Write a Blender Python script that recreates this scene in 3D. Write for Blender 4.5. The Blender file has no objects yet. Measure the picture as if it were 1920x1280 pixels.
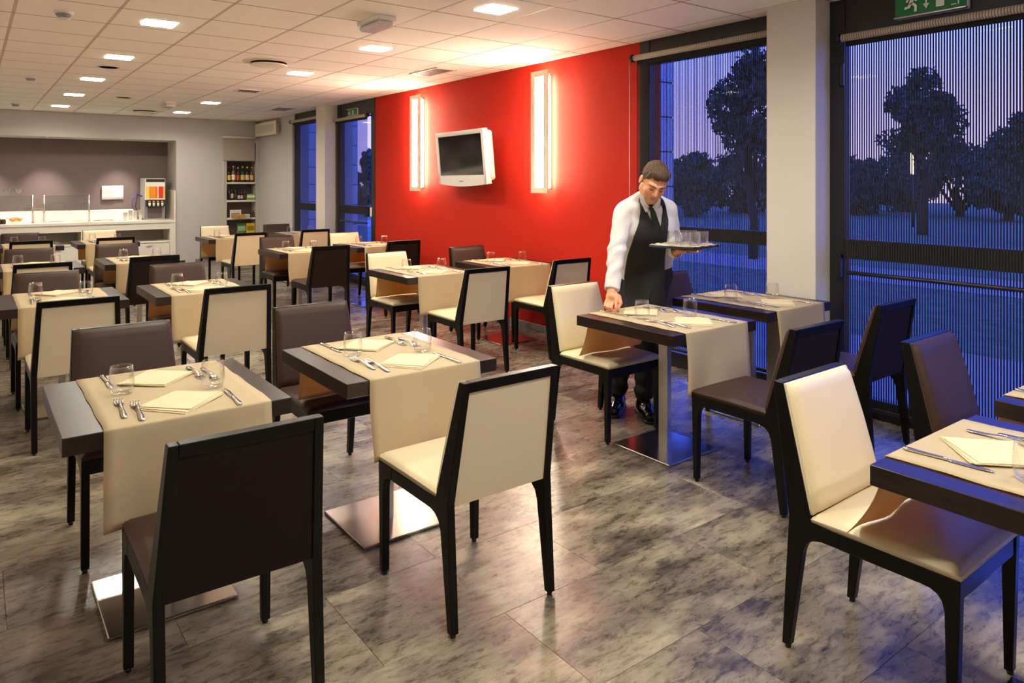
import bpy, bmesh, math, random
import numpy as np
from mathutils import Vector, Matrix
random.seed(7)
rng = np.random.default_rng(11)
scene = bpy.context.scene
COL = scene.collection

# ------------------------------------------------------------------ camera, sky, exposure
CEIL = 2.667
CAMH = 1.48
FPX = 1352.26
YAW = 0.646034
cam = bpy.data.cameras.new('camera')
cam.sensor_width = 36.0
cam.lens = FPX * 36.0 / 1920.0
cam.shift_y = -(640 - 342.15) / 1920.0
cam.clip_start = 0.05
camo = bpy.data.objects.new('camera', cam)
camo.location = (0, 0, CAMH)
camo.rotation_euler = (math.pi / 2, 0, -YAW)
COL.objects.link(camo)
scene.camera = camo

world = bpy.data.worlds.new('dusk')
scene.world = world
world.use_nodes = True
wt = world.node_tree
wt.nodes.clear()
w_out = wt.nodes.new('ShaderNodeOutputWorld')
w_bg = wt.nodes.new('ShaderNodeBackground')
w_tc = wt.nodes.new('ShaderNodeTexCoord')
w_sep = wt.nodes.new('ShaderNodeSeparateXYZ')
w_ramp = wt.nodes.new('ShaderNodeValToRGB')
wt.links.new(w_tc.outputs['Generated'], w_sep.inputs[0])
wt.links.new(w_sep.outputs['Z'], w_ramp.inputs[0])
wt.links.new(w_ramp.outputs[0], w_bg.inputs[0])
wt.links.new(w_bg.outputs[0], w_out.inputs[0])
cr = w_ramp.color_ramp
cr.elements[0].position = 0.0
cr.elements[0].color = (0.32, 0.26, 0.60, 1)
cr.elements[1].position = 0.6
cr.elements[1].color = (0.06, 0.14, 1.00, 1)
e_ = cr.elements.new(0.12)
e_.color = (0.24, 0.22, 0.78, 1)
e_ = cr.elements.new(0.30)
e_.color = (0.08, 0.28, 2.6, 1)  # sky band above the view, blue boosted to strengthen reflections on the tables
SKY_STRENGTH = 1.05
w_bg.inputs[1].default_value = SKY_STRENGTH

scene.view_settings.view_transform = 'Standard'
scene.view_settings.look = 'None'
scene.view_settings.gamma = 1.0
scene.view_settings.use_curve_mapping = False
scene.view_settings.exposure = 1.76
LAMP_STRENGTH = 12.0
LAMP_WATTS = 5.2
LAMP_SPREAD = 158.0
LAMP_COLOR = (1.0, 0.95, 0.80)
SCONCE_STRENGTH = 22.0
SCONCE_COLOR = (1.0, 0.86, 0.66)
try:
    scene.cycles.use_denoising = True
    scene.cycles.max_bounces = 10
    scene.cycles.transparent_max_bounces = 24
    scene.cycles.caustics_refractive = False
    scene.cycles.caustics_reflective = False
    scene.cycles.sample_clamp_indirect = 6.0
except Exception:
    pass

# ------------------------------------------------------------------ projection helpers (photo pixel <-> room metre)
_c, _s = math.cos(YAW), math.sin(YAW)
def at_z(u, v, z):
    d = FPX * (CAMH - z) / (v - 342.15); r = (u - 960) / FPX * d
    return Vector((d*_s + r*_c, d*_c - r*_s, z))
def at_d(u, v, d):
    r = (u - 960) / FPX * d
    return Vector((d*_s + r*_c, d*_c - r*_s, CAMH - (v - 342.15) * d / FPX))

# ------------------------------------------------------------------ materials
def lin(r, g, b):
    def f(x):
        x /= 255.0
        return x/12.92 if x <= 0.04045 else ((x+0.055)/1.055)**2.4
    return (f(r), f(g), f(b), 1.0)

class NT:
    def __init__(self, name):
        self.m = bpy.data.materials.new(name)
        self.m.use_nodes = True
        self.t = self.m.node_tree
        self.b = self.t.nodes.get('Principled BSDF')
        self.o = self.t.nodes.get('Material Output')
    def n(self, kind, **kw):
        nd = self.t.nodes.new(kind)
        for k, v in kw.items():
            if k.startswith('i_'):
                key = k[2:].replace('_', ' ')
                nd.inputs[key].default_value = v
            else:
                setattr(nd, k, v)
        return nd
    def l(self, a, b):
        self.t.links.new(a, b)
    def set(self, **kw):
        for k, v in kw.items():
            self.b.inputs[k.replace('_', ' ')].default_value = v
    def coords(self, scale=(1, 1, 1), rand=0.0):
        tc = self.n('ShaderNodeTexCoord')
        mp = self.n('ShaderNodeMapping')
        mp.inputs['Scale'].default_value = scale
        self.l(tc.outputs['Object'], mp.inputs['Vector'])
        if rand:
            oi = self.n('ShaderNodeObjectInfo')
            ml = self.n('ShaderNodeMath', operation='MULTIPLY')
            ml.inputs[1].default_value = rand
            self.l(oi.outputs['Random'], ml.inputs[0])
            cb = self.n('ShaderNodeCombineXYZ')
            self.l(ml.outputs[0], cb.inputs[0]); self.l(ml.outputs[0], cb.inputs[1])
            self.l(cb.outputs[0], mp.inputs['Location'])
        return mp.outputs[0]
    def noise(self, vec, scale, detail=3.0, rough=0.5, dist=0.0):
        nz = self.n('ShaderNodeTexNoise')
        nz.inputs['Scale'].default_value = scale
        nz.inputs['Detail'].default_value = detail
        nz.inputs['Roughness'].default_value = rough
        nz.inputs['Distortion'].default_value = dist
        self.l(vec, nz.inputs['Vector'])
        return nz.outputs[0]
    def ramp(self, fac, stops):
        r = self.n('ShaderNodeValToRGB')
        el = r.color_ramp.elements
        el[0].position, el[0].color = stops[0]
        el[1].position, el[1].color = stops[-1]
        for p, c in stops[1:-1]:
            e = el.new(p); e.color = c
        self.l(fac, r.inputs[0])
        return r.outputs[0]
    def bump(self, height, strength=0.2, dist=0.002):
        b = self.n('ShaderNodeBump')
        b.inputs['Strength'].default_value = strength
        b.inputs['Distance'].default_value = dist
        self.l(height, b.inputs['Height'])
        self.l(b.outputs[0], self.b.inputs['Normal'])

def simple(name, col, rough=0.5, metal=0.0, spec=0.5, nscale=0, nstr=0.1, ndist=0.001, var=0.0, coat=0.0):
    N = NT(name)
    N.set(Base_Color=col, Roughness=rough, Metallic=metal)
    N.b.inputs['Specular IOR Level'].default_value = spec
    if coat:
        N.b.inputs['Coat Weight'].default_value = coat
        N.b.inputs['Coat Roughness'].default_value = 0.25
    if nscale:
        v = N.coords()
        nz = N.noise(v, nscale, 4, 0.6)
        N.bump(nz, nstr, ndist)
        if var:
            lo = tuple(c*(1-var) for c in col[:3]) + (1,)
            hi = tuple(min(1, c*(1+var)) for c in col[:3]) + (1,)
            n2 = N.noise(v, nscale*0.13, 3)
            N.l(N.ramp(n2, [(0.3, lo), (0.7, hi)]), N.b.inputs['Base Color'])
    return N.m

def emit(name, col, strength):
    N = NT(name)
    N.set(Base_Color=(0.8, 0.8, 0.8, 1), Roughness=0.6)
    N.b.inputs['Emission Color'].default_value = tuple(col) + (1,)
    N.b.inputs['Emission Strength'].default_value = strength
    return N.m

def glassy(name, tint, gloss=0.08):
    N = NT(name)
    N.t.nodes.remove(N.b)
    tr = N.n('ShaderNodeBsdfTransparent'); tr.inputs[0].default_value = tint
    gl = N.n('ShaderNodeBsdfGlossy'); gl.inputs['Roughness'].default_value = 0.01
    lw = N.n('ShaderNodeLayerWeight'); lw.inputs[0].default_value = 0.5
    pw = N.n('ShaderNodeMath', operation='POWER'); pw.inputs[1].default_value = 5.0
    fr = N.n('ShaderNodeMath', operation='MULTIPLY_ADD'); fr.inputs[1].default_value = 0.9; fr.inputs[2].default_value = 0.025
    N.l(lw.outputs['Facing'], pw.inputs[0]); N.l(pw.outputs[0], fr.inputs[0])
    mx = N.n('ShaderNodeMixShader')
    N.l(fr.outputs[0], mx.inputs[0]); N.l(tr.outputs[0], mx.inputs[1]); N.l(gl.outputs[0], mx.inputs[2])
    N.l(mx.outputs[0], N.o.inputs[0])
    return N.m

M = {}
M['frame'] = simple('dark_stained_wood', lin(10, 7, 5), 0.34, spec=0.24, nscale=60, nstr=0.08, ndist=0.0006)
M['cream'] = simple('cream_leather', lin(224, 207, 170), 0.42, nscale=350, nstr=0.12, ndist=0.0004)
M['creamcloth'] = simple('cream_backing_fabric', lin(214, 196, 160), 0.75, nscale=700, nstr=0.2, ndist=0.0004)
M['brown'] = simple('dark_brown_leather', lin(62, 43, 34), 0.48, spec=0.28, nscale=350, nstr=0.15, ndist=0.0004)
M['browncloth'] = simple('dark_brown_backing', lin(28, 17, 15), 0.65, spec=0.2, nscale=700, nstr=0.2, ndist=0.0004)
M['steel'] = None
N = NT('brushed_steel')
N.set(Base_Color=(0.62, 0.60, 0.57, 1), Metallic=1.0, Roughness=0.28)
N.bump(N.noise(N.coords((3, 3, 120)), 8, 2), 0.04, 0.001)
M['steel'] = N.m
N = NT('polished_base_steel')
N.set(Base_Color=(0.52, 0.49, 0.455, 1), Metallic=1.0, Roughness=0.22)
N.bump(N.noise(N.coords((6, 40, 6)), 6, 3), 0.03, 0.001)
M['basesteel'] = N.m
M['cutlery'] = simple('polished_cutlery', (0.78, 0.76, 0.72, 1), 0.12, metal=1.0)
# table wood: fine grain along Y
N = NT('wenge_table_wood')
v = N.coords((40, 2.2, 40), rand=30)
nz = N.noise(v, 3.2, 5, 0.62, 0.6)
N.l(N.ramp(nz, [(0.25, lin(22, 14, 11)), (0.5, lin(36, 24, 19)), (0.75, lin(54, 39, 31))]), N.b.inputs['Base Color'])
N.set(Roughness=0.31)
N.b.inputs['Specular IOR Level'].default_value = 0.40
N.bump(nz, 0.10, 0.0008)
M['table'] = N.m
# runner cloth
N = NT('cream_runner_cloth')
v = N.coords()
N.set(Roughness=0.85, Base_Color=lin(210, 194, 156))
N.b.inputs['Sheen Weight'].default_value = 0.15
nz = N.noise(v, 900, 2)
n2 = N.noise(v, 9, 3, 0.5, 0.4)
ad = N.n('ShaderNodeMath', operation='MULTIPLY_ADD'); ad.inputs[1].default_value = 14.0
N.l(n2, ad.inputs[0]); N.l(nz, ad.inputs[2])
N.bump(ad.outputs[0], 0.22, 0.0008)
# thin woven cloth lets a little light through
tl = N.n('ShaderNodeBsdfTranslucent'); tl.inputs[0].default_value = lin(232, 180, 70)
mx = N.n('ShaderNodeMixShader'); mx.inputs[0].default_value = 0.36
N.l(N.b.outputs[0], mx.inputs[1]); N.l(tl.outputs[0], mx.inputs[2]); N.l(mx.outputs[0], N.o.inputs[0])
M['cloth'] = N.m
M['napkin'] = simple('napkin_cloth', lin(214, 197, 158), 0.85, nscale=800, nstr=0.2, ndist=0.0004)
# drinking glass
N = NT('drinking_glass')
N.set(Base_Color=(1, 1, 1, 1), Roughness=0.0, IOR=1.45)
N.b.inputs['Transmission Weight'].default_value = 1.0
tr = N.n('ShaderNodeBsdfTransparent'); tr.inputs[0].default_value = (0.99, 0.99, 0.985, 1)
gl = N.n('ShaderNodeBsdfGlossy'); gl.inputs['Roughness'].default_value = 0.02
lw = N.n('ShaderNodeLayerWeight'); lw.inputs[0].default_value = 0.22
mx = N.n('ShaderNodeMixShader')
pw = N.n('ShaderNodeMath', operation='MULTIPLY'); pw.inputs[1].default_value = 0.62
N.l(lw.outputs['Facing'], pw.inputs[0])
N.l(pw.outputs[0], mx.inputs[0]); N.l(tr.outputs[0], mx.inputs[1]); N.l(gl.outputs[0], mx.inputs[2])
N.t.nodes.remove(N.b)
N.l(mx.outputs[0], N.o.inputs[0])
M['glass'] = N.m
M['pane'] = glassy('window_glass', (0.94, 0.96, 0.97, 1))
M['guardglass'] = glassy('guard_glass', (0.88, 0.92, 0.90, 1))
# floor vinyl stone
N = NT('stone_look_vinyl')
v = N.coords((1.0, 2.2, 1), rand=40)
big = N.noise(v, 1.9, 7, 0.66, 0.25)
v2 = N.coords((1.0, 3.0, 1), rand=23)
fine = N.noise(v2, 11.0, 12, 0.80, 0.45)
mxx = N.n('ShaderNodeMath', operation='MULTIPLY_ADD'); mxx.inputs[1].default_value = 0.55
hf = N.n('ShaderNodeMath', operation='MULTIPLY'); hf.inputs[1].default_value = 0.45
N.l(fine, hf.inputs[0]); N.l(big, mxx.inputs[0]); N.l(hf.outputs[0], mxx.inputs[2])
colr = N.ramp(mxx.outputs[0], [(0.37, lin(38, 34, 29)), (0.44, lin(76, 68, 58)), (0.485, lin(108, 98, 83)), (0.54, lin(138, 126, 106)), (0.64, lin(176, 162, 136))])
N.l(colr, N.b.inputs['Base Color'])
N.set(Roughness=0.33)
rr = N.n('ShaderNodeMapRange'); rr.inputs['To Min'].default_value = 0.20; rr.inputs['To Max'].default_value = 0.36
N.l(fine, rr.inputs[0]); N.l(rr.outputs[0], N.b.inputs['Roughness'])
micro = N.noise(N.coords((1, 1, 1), rand=17), 150, 4, 0.65)
N.bump(micro, 0.22, 0.0022)
N.b.inputs['IOR'].default_value = 1.62
M['floor'] = N.m
M['subfloor'] = simple('floor_joint', lin(74, 69, 63), 0.6)
M['red'] = simple('red_wall_paint', lin(195, 36, 17), 0.7, spec=0.25, nscale=260, nstr=0.12, ndist=0.0008)
M['grey'] = simple('grey_wall_paint', lin(192, 187, 181), 0.7, nscale=260, nstr=0.12, ndist=0.0008)
M['pillar'] = simple('pale_grey_pillar_paint', lin(214, 207, 198), 0.7, nscale=260, nstr=0.12, ndist=0.0008)
M['taupe'] = simple('taupe_niche_paint', lin(112, 97, 92), 0.75, nscale=260, nstr=0.12, ndist=0.0008)
M['tile'] = simple('mineral_ceiling_tile', lin(251, 244, 234), 0.9, nscale=220, nstr=0.35, ndist=0.0012)
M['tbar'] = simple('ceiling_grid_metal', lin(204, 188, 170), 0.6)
M['tbar_dark'] = simple('ceiling_grid_painted_shadow', lin(168, 148, 128), 0.7)  # cross bars tinted darker: shade of the tile gaps put into their colour
M['metalbase'] = simple('grey_skirting', lin(150, 148, 146), 0.4, metal=0.6)
M['alu'] = simple('dark_window_metal', lin(30, 27, 29), 0.42, nscale=120, nstr=0.05, ndist=0.0005)
M['white'] = simple('white_lacquer', lin(232, 224, 208), 0.4)
M['whiteplastic'] = simple('white_plastic', lin(232, 228, 222), 0.45)
M['greyplastic'] = simple('grey_plastic', lin(150, 148, 146), 0.5)
M['black'] = simple('black_plastic', lin(18, 17, 18), 0.35)
M['screen'] = simple('black_screen', lin(10, 9, 10), 0.08, spec=0.6)
M['lampframe'] = simple('cream_lamp_panel', lin(238, 226, 200), 0.5)
M['lamp'] = emit('ceiling_lamp_light', LAMP_COLOR, LAMP_STRENGTH)
M['sconce'] = emit('sconce_light', SCONCE_COLOR, SCONCE_STRENGTH)
M['tube'] = emit('sconce_tube_light', SCONCE_COLOR, SCONCE_STRENGTH*0.50)
M['opal'] = simple('opal_glass_off', lin(206, 204, 200), 0.35)
M['green'] = simple('exit_sign_green', lin(14, 122, 62), 0.4)
M['signwhite'] = simple('exit_sign_white', lin(235, 240, 236), 0.4)
M['fabricdark'] = simple('blind_dark_strip', lin(24, 20, 22), 0.85)
M['blindgrey'] = simple('grey_blind_fabric', lin(178, 166, 152), 0.8, nscale=900, nstr=0.2, ndist=0.0004)
M['grass'] = simple('dusk_lawn_grass', lin(84, 116, 104), 0.9, nscale=40, nstr=0.6, ndist=0.03, var=0.35)
M['paving'] = simple('pale_paving', lin(150, 146, 150), 0.8, nscale=30, nstr=0.3, ndist=0.01, var=0.12)
M['leaf'] = simple('tree_leaves', lin(58, 84, 74), 0.7)
M['bark'] = simple('tree_bark', lin(52, 44, 38), 0.9, nscale=30, nstr=0.6, ndist=0.02)
M['cladding'] = simple('pale_cladding', lin(222, 226, 232), 0.5)
# roller tube: rolled striped fabric shows as fine rings
N = NT('rolled_striped_fabric')
tc = N.n('ShaderNodeTexCoord'); sp = N.n('ShaderNodeSeparateXYZ'); N.l(tc.outputs['Object'], sp.inputs[0])
mu = N.n('ShaderNodeMath', operation='MULTIPLY'); mu.inputs[1].default_value = 1/0.015
fr = N.n('ShaderNodeMath', operation='FRACT'); N.l(sp.outputs['Y'], mu.inputs[0]); N.l(mu.outputs[0], fr.inputs[0])
N.l(N.ramp(fr.outputs[0], [(0.0, lin(84, 74, 66)), (0.25, lin(196, 182, 162)), (0.7, lin(206, 192, 172)), (0.95, lin(84, 74, 66))]), N.b.inputs['Base Color'])
N.set(Roughness=0.6)
M['rolled'] = N.m

# ------------------------------------------------------------------ mesh builder
class MB:
    def __init__(self):
        self.v = []; self.f = []; self.sm = []; self.mi = []
    def add(self, verts, faces, smooth=False, mi=0):
        o = len(self.v)
        self.v += [tuple(p) for p in verts]
        for f in faces:
            self.f.append(tuple(i+o for i in f)); self.sm.append(smooth); self.mi.append(mi)
        return self
    def box(self, x0, x1, y0, y1, z0, z1, bev=0.0, mi=0, rot=None, seg=1):
        if bev <= 0:
            V = [(x, y, z) for z in (z0, z1) for y in (y0, y1) for x in (x0, x1)]
            F = [(0, 2, 3, 1), (4, 5, 7, 6), (0, 1, 5, 4), (2, 6, 7, 3), (0, 4, 6, 2), (1, 3, 7, 5)]
            sm = False
        else:
            bm = bmesh.new()
            bmesh.ops.create_cube(bm, size=1.0)
            for q in bm.verts:
                q.co = Vector(((x0+x1)/2 + q.co.x*(x1-x0), (y0+y1)/2 + q.co.y*(y1-y0), (z0+z1)/2 + q.co.z*(z1-z0)))
            bmesh.ops.bevel(bm, geom=bm.edges[:], offset=bev, segments=seg, profile=0.5, affect='EDGES')
            bm.verts.index_update()
            V = [tuple(q.co) for q in bm.verts]; F = [tuple(q.index for q in f.verts) for f in bm.faces]
            bm.free(); sm = seg > 1
        if rot is not None:
            V = [rot @ Vector(p) for p in V]
        return self.add(V, F, sm, mi)
    def prism(self, pts, axis, a, b, mi=0, smooth=False):
        """polygon pts (2D) extruded along axis from a to b. axis x: pts=(y,z); y: (x,z); z: (x,y)"""
        n = len(pts)
        def mk(p, t):
            return {'x': (t, p[0], p[1]), 'y': (p[0], t, p[1]), 'z': (p[0], p[1], t)}[axis]
        V = [mk(p, a) for p in pts] + [mk(p, b) for p in pts]
        area = sum(pts[i][0]*pts[(i+1) % n][1] - pts[(i+1) % n][0]*pts[i][1] for i in range(n))
        flip = (area < 0) ^ (axis == 'y') ^ (b < a)
        F = [tuple(range(n))[::-1], tuple(range(n, 2*n))] + [(i, (i+1) % n, n+(i+1) % n, n+i) for i in range(n)]
        if flip:
            F = [f[::-1] for f in F]
        return self.add(V, F, smooth, mi)
    def lathe(self, prof, n=20, c=(0, 0, 0), mi=0, smooth=True, axis='z', close=False):
        V = []; F = []
        for r, h in prof:
            for k in range(n):
                a = 2*math.pi*k/n
                p = (r*math.cos(a), r*math.sin(a), h)
                if axis == 'y': p = (p[0], p[2], p[1])
                if axis == 'x': p = (p[2], p[0], p[1])
                V.append((p[0]+c[0], p[1]+c[1], p[2]+c[2]))
        m = len(prof)
        for i in range(m-1):
            for k in range(n):
                q = (i*n+k, i*n+(k+1) % n, (i+1)*n+(k+1) % n, (i+1)*n+k)
                F.append(q if axis != 'y' else q[::-1])
        if not close:
            a = tuple(range(n))[::-1]; b = tuple(range((m-1)*n, m*n))
            if axis == 'y': a, b = a[::-1], b[::-1]
            if prof[0][0] > 1e-6: F.append(a)
            if prof[-1][0] > 1e-6: F.append(b)
        return self.add(V, F, smooth, mi)
    def tube(self, pts, r, n=8, mi=0, taper=None):
        P = [Vector(p) for p in pts]; V = []; F = []
        t0 = (P[1]-P[0]).normalized()
        up = Vector((0, 0, 1)) if abs(t0.z) < 0.9 else Vector((1, 0, 0))
        u = t0.cross(up).normalized()
        for i, p in enumerate(P):
            t = (P[min(i+1, len(P)-1)] - P[max(i-1, 0)]).normalized()
            u = (u - t*u.dot(t)).normalized(); w = t.cross(u)
            ri = r if taper is None else taper[i]
            for k in range(n):
                a = 2*math.pi*k/n
                V.append(p + u*ri*math.cos(a) + w*ri*math.sin(a))
        for i in range(len(P)-1):
            for k in range(n):
                F.append((i*n+k, i*n+(k+1) % n, (i+1)*n+(k+1) % n, (i+1)*n+k))
        F.append(tuple(range(n))[::-1]); F.append(tuple(range((len(P)-1)*n, len(P)*n)))
        return self.add(V, F, True, mi)
    def grid(self, P, smooth=True, mi=0):
        """P[i][j] points"""
        h, w = len(P), len(P[0]); V = [p for r in P for p in r]
        F = [(i*w+j, i*w+j+1, (i+1)*w+j+1, (i+1)*w+j) for i in range(h-1) for j in range(w-1)]
        return self.add(V, F, smooth, mi)
    def xf(self, mat):
        self.v = [tuple(mat @ Vector(p)) for p in self.v]; return self
    def mesh(self, name, mats):
        me = bpy.data.meshes.new(name)
        me.from_pydata(self.v, [], self.f)
        for m in (mats if isinstance(mats, (list, tuple)) else [mats]):
            me.materials.append(m)
        me.polygons.foreach_set('use_smooth', self.sm)
        me.polygons.foreach_set('material_index', self.mi)
        me.update()
        return me
    def build(self, name, mats, parent=None, loc=None, bevel=0, solid=0):
        return link(name, self.mesh(name, mats), parent, loc, bevel, solid)

def link(name, me, parent=None, loc=None, bevel=0, solid=0):
    o = bpy.data.objects.new(name, me)
    COL.objects.link(o)
    if parent is not None: o.parent = parent
    if loc is not None: o.location = loc
    if solid:
        m = o.modifiers.new('thick', 'SOLIDIFY'); m.thickness = solid; m.offset = 0
    if bevel:
        m = o.modifiers.new('soft', 'BEVEL'); m.width = bevel; m.segments = 2; m.limit_method = 'ANGLE'
    return o

def tag(o, label=None, cat=None, group=None, kind=None):
    if label: o['label'] = label
    if cat: o['category'] = cat
    if group: o['group'] = group
    if kind: o['kind'] = kind
    return o

def thing(name, label, cat, loc=(0, 0, 0), rz=0.0, group=None):
    o = bpy.data.objects.new(name, None)
    o.empty_display_size = 0.1
    COL.objects.link(o); o.location = loc; o.rotation_euler = (0, 0, rz)
    return tag(o, label, cat, group)

def struct(o, label=None):
    o['kind'] = 'structure'
    if label: o['label'] = label
    return o

def copy_tree(src, label, loc, rz=0.0, group=None, name=None):
    r = src.copy(); COL.objects.link(r)
    r.location = loc; r.rotation_euler = (0, 0, rz)
    r['label'] = label
    if group: r['group'] = group
    for ch in list(src.children):
        c = ch.copy(); COL.objects.link(c); c.parent = r
        for g in list(ch.children):
            d = g.copy(); COL.objects.link(d); d.parent = c
    return r

# ================================================================== ROOM SHELL
XW = 4.54      # inner face of the window wall
XL = -0.55     # left wall
YB = 14.2      # back wall
YF = -2.2      # wall behind the camera

# ---- floor with vinyl tiles
fl = MB().box(XL-0.1, XW+0.12, YF-0.1, YB+0.9, -0.12, -0.004).build('floor', M['subfloor'])
struct(fl, 'grey stone look vinyl tile floor')
TW, TD = 0.9144, 0.4572
tile_mesh = {}
def floor_tile_mesh(w, d):
    key = (round(w, 3), round(d, 3))
    if key not in tile_mesh:
        g = 0.0007
        tile_mesh[key] = MB().box(-w/2+g, w/2-g, -d/2+g, d/2-g, -0.004, 0.0, bev=0.0005).mesh('tile', M['floor'])
    return tile_mesh[key]
row = 0
y = 1.54 - TD*7
while y < YB - 0.01:
    y1 = min(y + TD, YB)
    odd = round((y-1.54)/TD) % 2
    x = 1.475 - (TW*0.5 if odd else 0) - TW*3
    while x < XW - 0.01:
        xa, xb = max(x, XL), min(x + TW, XW)
        if xb - xa > 0.02:
            link('tile', floor_tile_mesh(xb-xa, y1-y), fl, ((xa+xb)/2, (y+y1)/2, 0))
        x += TW
    y = y1
fb = MB().box(XL, XW, YF, 1.54-TD*7, -0.004, 0.0).build('floor_margin', M['floor'], fl)

# ---- ceiling with tiles and grid
cl = MB().box(XL-0.1, XW+0.12, YF-0.1, YB+0.9, CEIL+0.012, CEIL+0.12).build('ceiling', M['tile'])
struct(cl, 'suspended ceiling of square mineral tiles')
CW, CD = 0.582, 0.6
gx = [2.578 + CW*i for i in range(-5, 4)]
gy = [4.312 + CD*j for j in range(-8, 17)]
xs = [XL] + gx + [XW]; ys = [gy[0]-CD] + gy + [YB]
ct = {}
lampxy = [(1.14, 5.87+1.815*k) for k in range(-4, 5)] + [(2.88, 5.82+1.815*k) for k in (-4, -3, -2, -1, 0, 1, 3, 4)]
for i in range(len(xs)-1):
    for j in range(len(ys)-1):
        w, d = xs[i+1]-xs[i], ys[j+1]-ys[j]
        if w < 0.03 or d < 0.03: continue
        k = (round(w, 3), round(d, 3))
        if k not in ct:
            ct[k] = MB().box(-w/2+0.0095, w/2-0.0095, -d/2+0.0075, d/2-0.0075, CEIL-0.002, CEIL+0.010, bev=0.002).mesh('ceiling_tile', M['tile'])
        link('ceiling_tile', ct[k], cl, ((xs[i]+xs[i+1])/2, (ys[j]+ys[j+1])/2, 0))
for x in gx:
    MB().box(x-0.0082, x+0.0082, ys[0], YB, CEIL-0.0012, CEIL+0.0125).build('grid_bar', M['tbar'], cl)
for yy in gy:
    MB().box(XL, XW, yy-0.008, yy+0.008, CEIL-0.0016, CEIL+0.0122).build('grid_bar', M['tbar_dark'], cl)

# ---- walls
struct(MB().box(XL-0.12, XL, YF, YB+0.6, 0, CEIL+0.05).build('wall_left', M['grey']), 'plain grey wall on the left')
struct(MB().box(XL-0.12, XW+0.12, YF-0.12, YF, 0, CEIL+0.05).build('wall_front', M['grey']), 'plain grey wall behind the viewpoint')
# right (window) wall: parts by solid stretches
wr = MB().box(XW, XW+0.25, 4.22, 9.19, 0, CEIL+0.05).build('wall_right', M['red'])
struct(wr, 'red painted wall between the windows')
wg = MB().box(XW, XW+0.25, 12.29, YB+0.9, 0, CEIL+0.05).build('wall_right', M['grey'])
struct(wg, 'short grey wall beside the far corner')
wn = MB().box(XW, XW+0.25, YF-0.1, -0.6, 0, CEIL+0.05).build('wall_right', M['grey'])
struct(wn, 'grey wall past the near window')
pl = MB().box(4.36, XW+0.25, 2.534, 2.892, 0, CEIL+0.02, bev=0.004).build('pillar', M['pillar'])
struct(pl, 'pale grey pillar between the two striped blinds'); pl.name = 'wall_pillar'
pf = MB().box(4.33, XW+0.25, 10.47, 10.82, 0, CEIL+0.02, bev=0.004).build('wall_pillar', M['pillar'])
struct(pf, 'pale grey pillar between far window and exit door')
# skirting
struct(MB().box(XW-0.012, XW, 4.22, 9.19, 0, 0.068, bev=0.003).build('baseboard_right', M['metalbase']), 'grey metal skirting under the red wall')
struct(MB().box(XW-0.012, XW, 12.29, YB, 0, 0.068, bev=0.003).build('baseboard_right', M['metalbase']), 'grey metal skirting in the far right corner')
struct(MB().box(3.36, 3.90, YB-0.012, YB, 0, 0.068, bev=0.003).build('baseboard_back', M['metalbase']), 'grey metal skirting on the back wall')
# back wall with buffet niche (x<3.03) and shelf niche (3.91..4.47)
NX1, NZ1 = 3.03, 2.245
NYB = 14.9
bw = MB()
bw.box(XL-0.12, XW+0.12, YB, NYB+0.3, NZ1, CEIL+0.05)          # header over the buffet
bw.box(NX1, 3.915, YB, NYB+0.3, 0, NZ1)
bw.box(3.915, 4.465, YB+0.3, NYB+0.3, 0, NZ1)
bw.box(4.465, XW+0.12, YB, NYB+0.3, 0, NZ1)
struct(bw.build('wall_back', M['grey']), 'grey back wall around the buffet niche')
struct(MB().box(XL-0.1, NX1, NYB, NYB+0.1, 0, NZ1+0.02).build('wall_niche', M['taupe']), 'taupe wall at the back of the buffet niche')

# ================================================================== WINDOWS, DOORS, GLAZING
def glazing(name, label, y0, y1, posts, rails, zt=2.46, sill=0.12, header=True, is_door=False):
    """frame members in plane x=XW.. ; y0<y1"""
    root = bpy.data.objects.new(name, None); COL.objects.link(root); root.location = (XW+0.02, (y0+y1)/2, 0)
    struct(root, label)
    L = Vector((XW+0.02, (y0+y1)/2, 0))
    def part(n, m, mat): 
        m.xf(Matrix.Translation(-L)); return m.build(n, mat, root)
    for yy, w in posts:
        part('frame_post', MB().box(XW-0.01, XW+0.06, yy-w/2, yy+w/2, 0, CEIL+0.02, bev=0.004), M['alu'])
    part('header_panel', MB().box(XW+0.0, XW+0.05, y0, y1, zt, CEIL+0.02, bev=0.003), M['alu'])
    for z0, z1 in rails:
        part('frame_rail', MB().box(XW-0.006, XW+0.055, y0, y1, z0, z1, bev=0.004), M['alu'])
    part('frame_sill', MB().box(XW-0.01, XW+0.06, y0, y1, 0, sill, bev=0.004), M['alu'])
    zs = sorted([sill] + [z for r in rails for z in r] + [zt])
    ps = sorted(posts)
    for a, b in zip(ps[:-1], ps[1:]):
        ya, yb = a[0]+a[1]/2, b[0]-b[1]/2
        for za, zb in zip(zs[0::2], zs[1::2]):
            part('glass_pane', MB().box(XW+0.022, XW+0.028, ya, yb, za, zb), M['pane'])
    return root, L
g1, L1 = glazing('window_1', 'far dark framed window beside the grey wall', 10.82, 12.29, [(12.24, 0.10), (10.87, 0.1)], [(1.02, 1.13)])
g2, L2 = glazing('door_1', 'far glass exit door beside the red wall', 9.19, 10.47, [(10.41, 0.12), (9.25, 0.12)], [(1.02, 1.14)])
g3, L3 = glazing('window_2', 'dark framed window behind the waiter', 2.892, 4.22, [(4.165, 0.11), (2.94, 0.1)], [(1.03, 1.13)])
g4, L4 = glazing('door_2', 'glass door behind the near striped blind', 1.22, 2.534, [(2.484, 0.10), (1.27, 0.1)], [(0.99, 1.115)], zt=2.405)
g5, L5 = glazing('window_3', 'window continuing past the picture edge', -0.6, 1.22, [(1.18, 0.08), (-0.55, 0.1)], [(0.99, 1.115)], zt=2.405)
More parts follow.
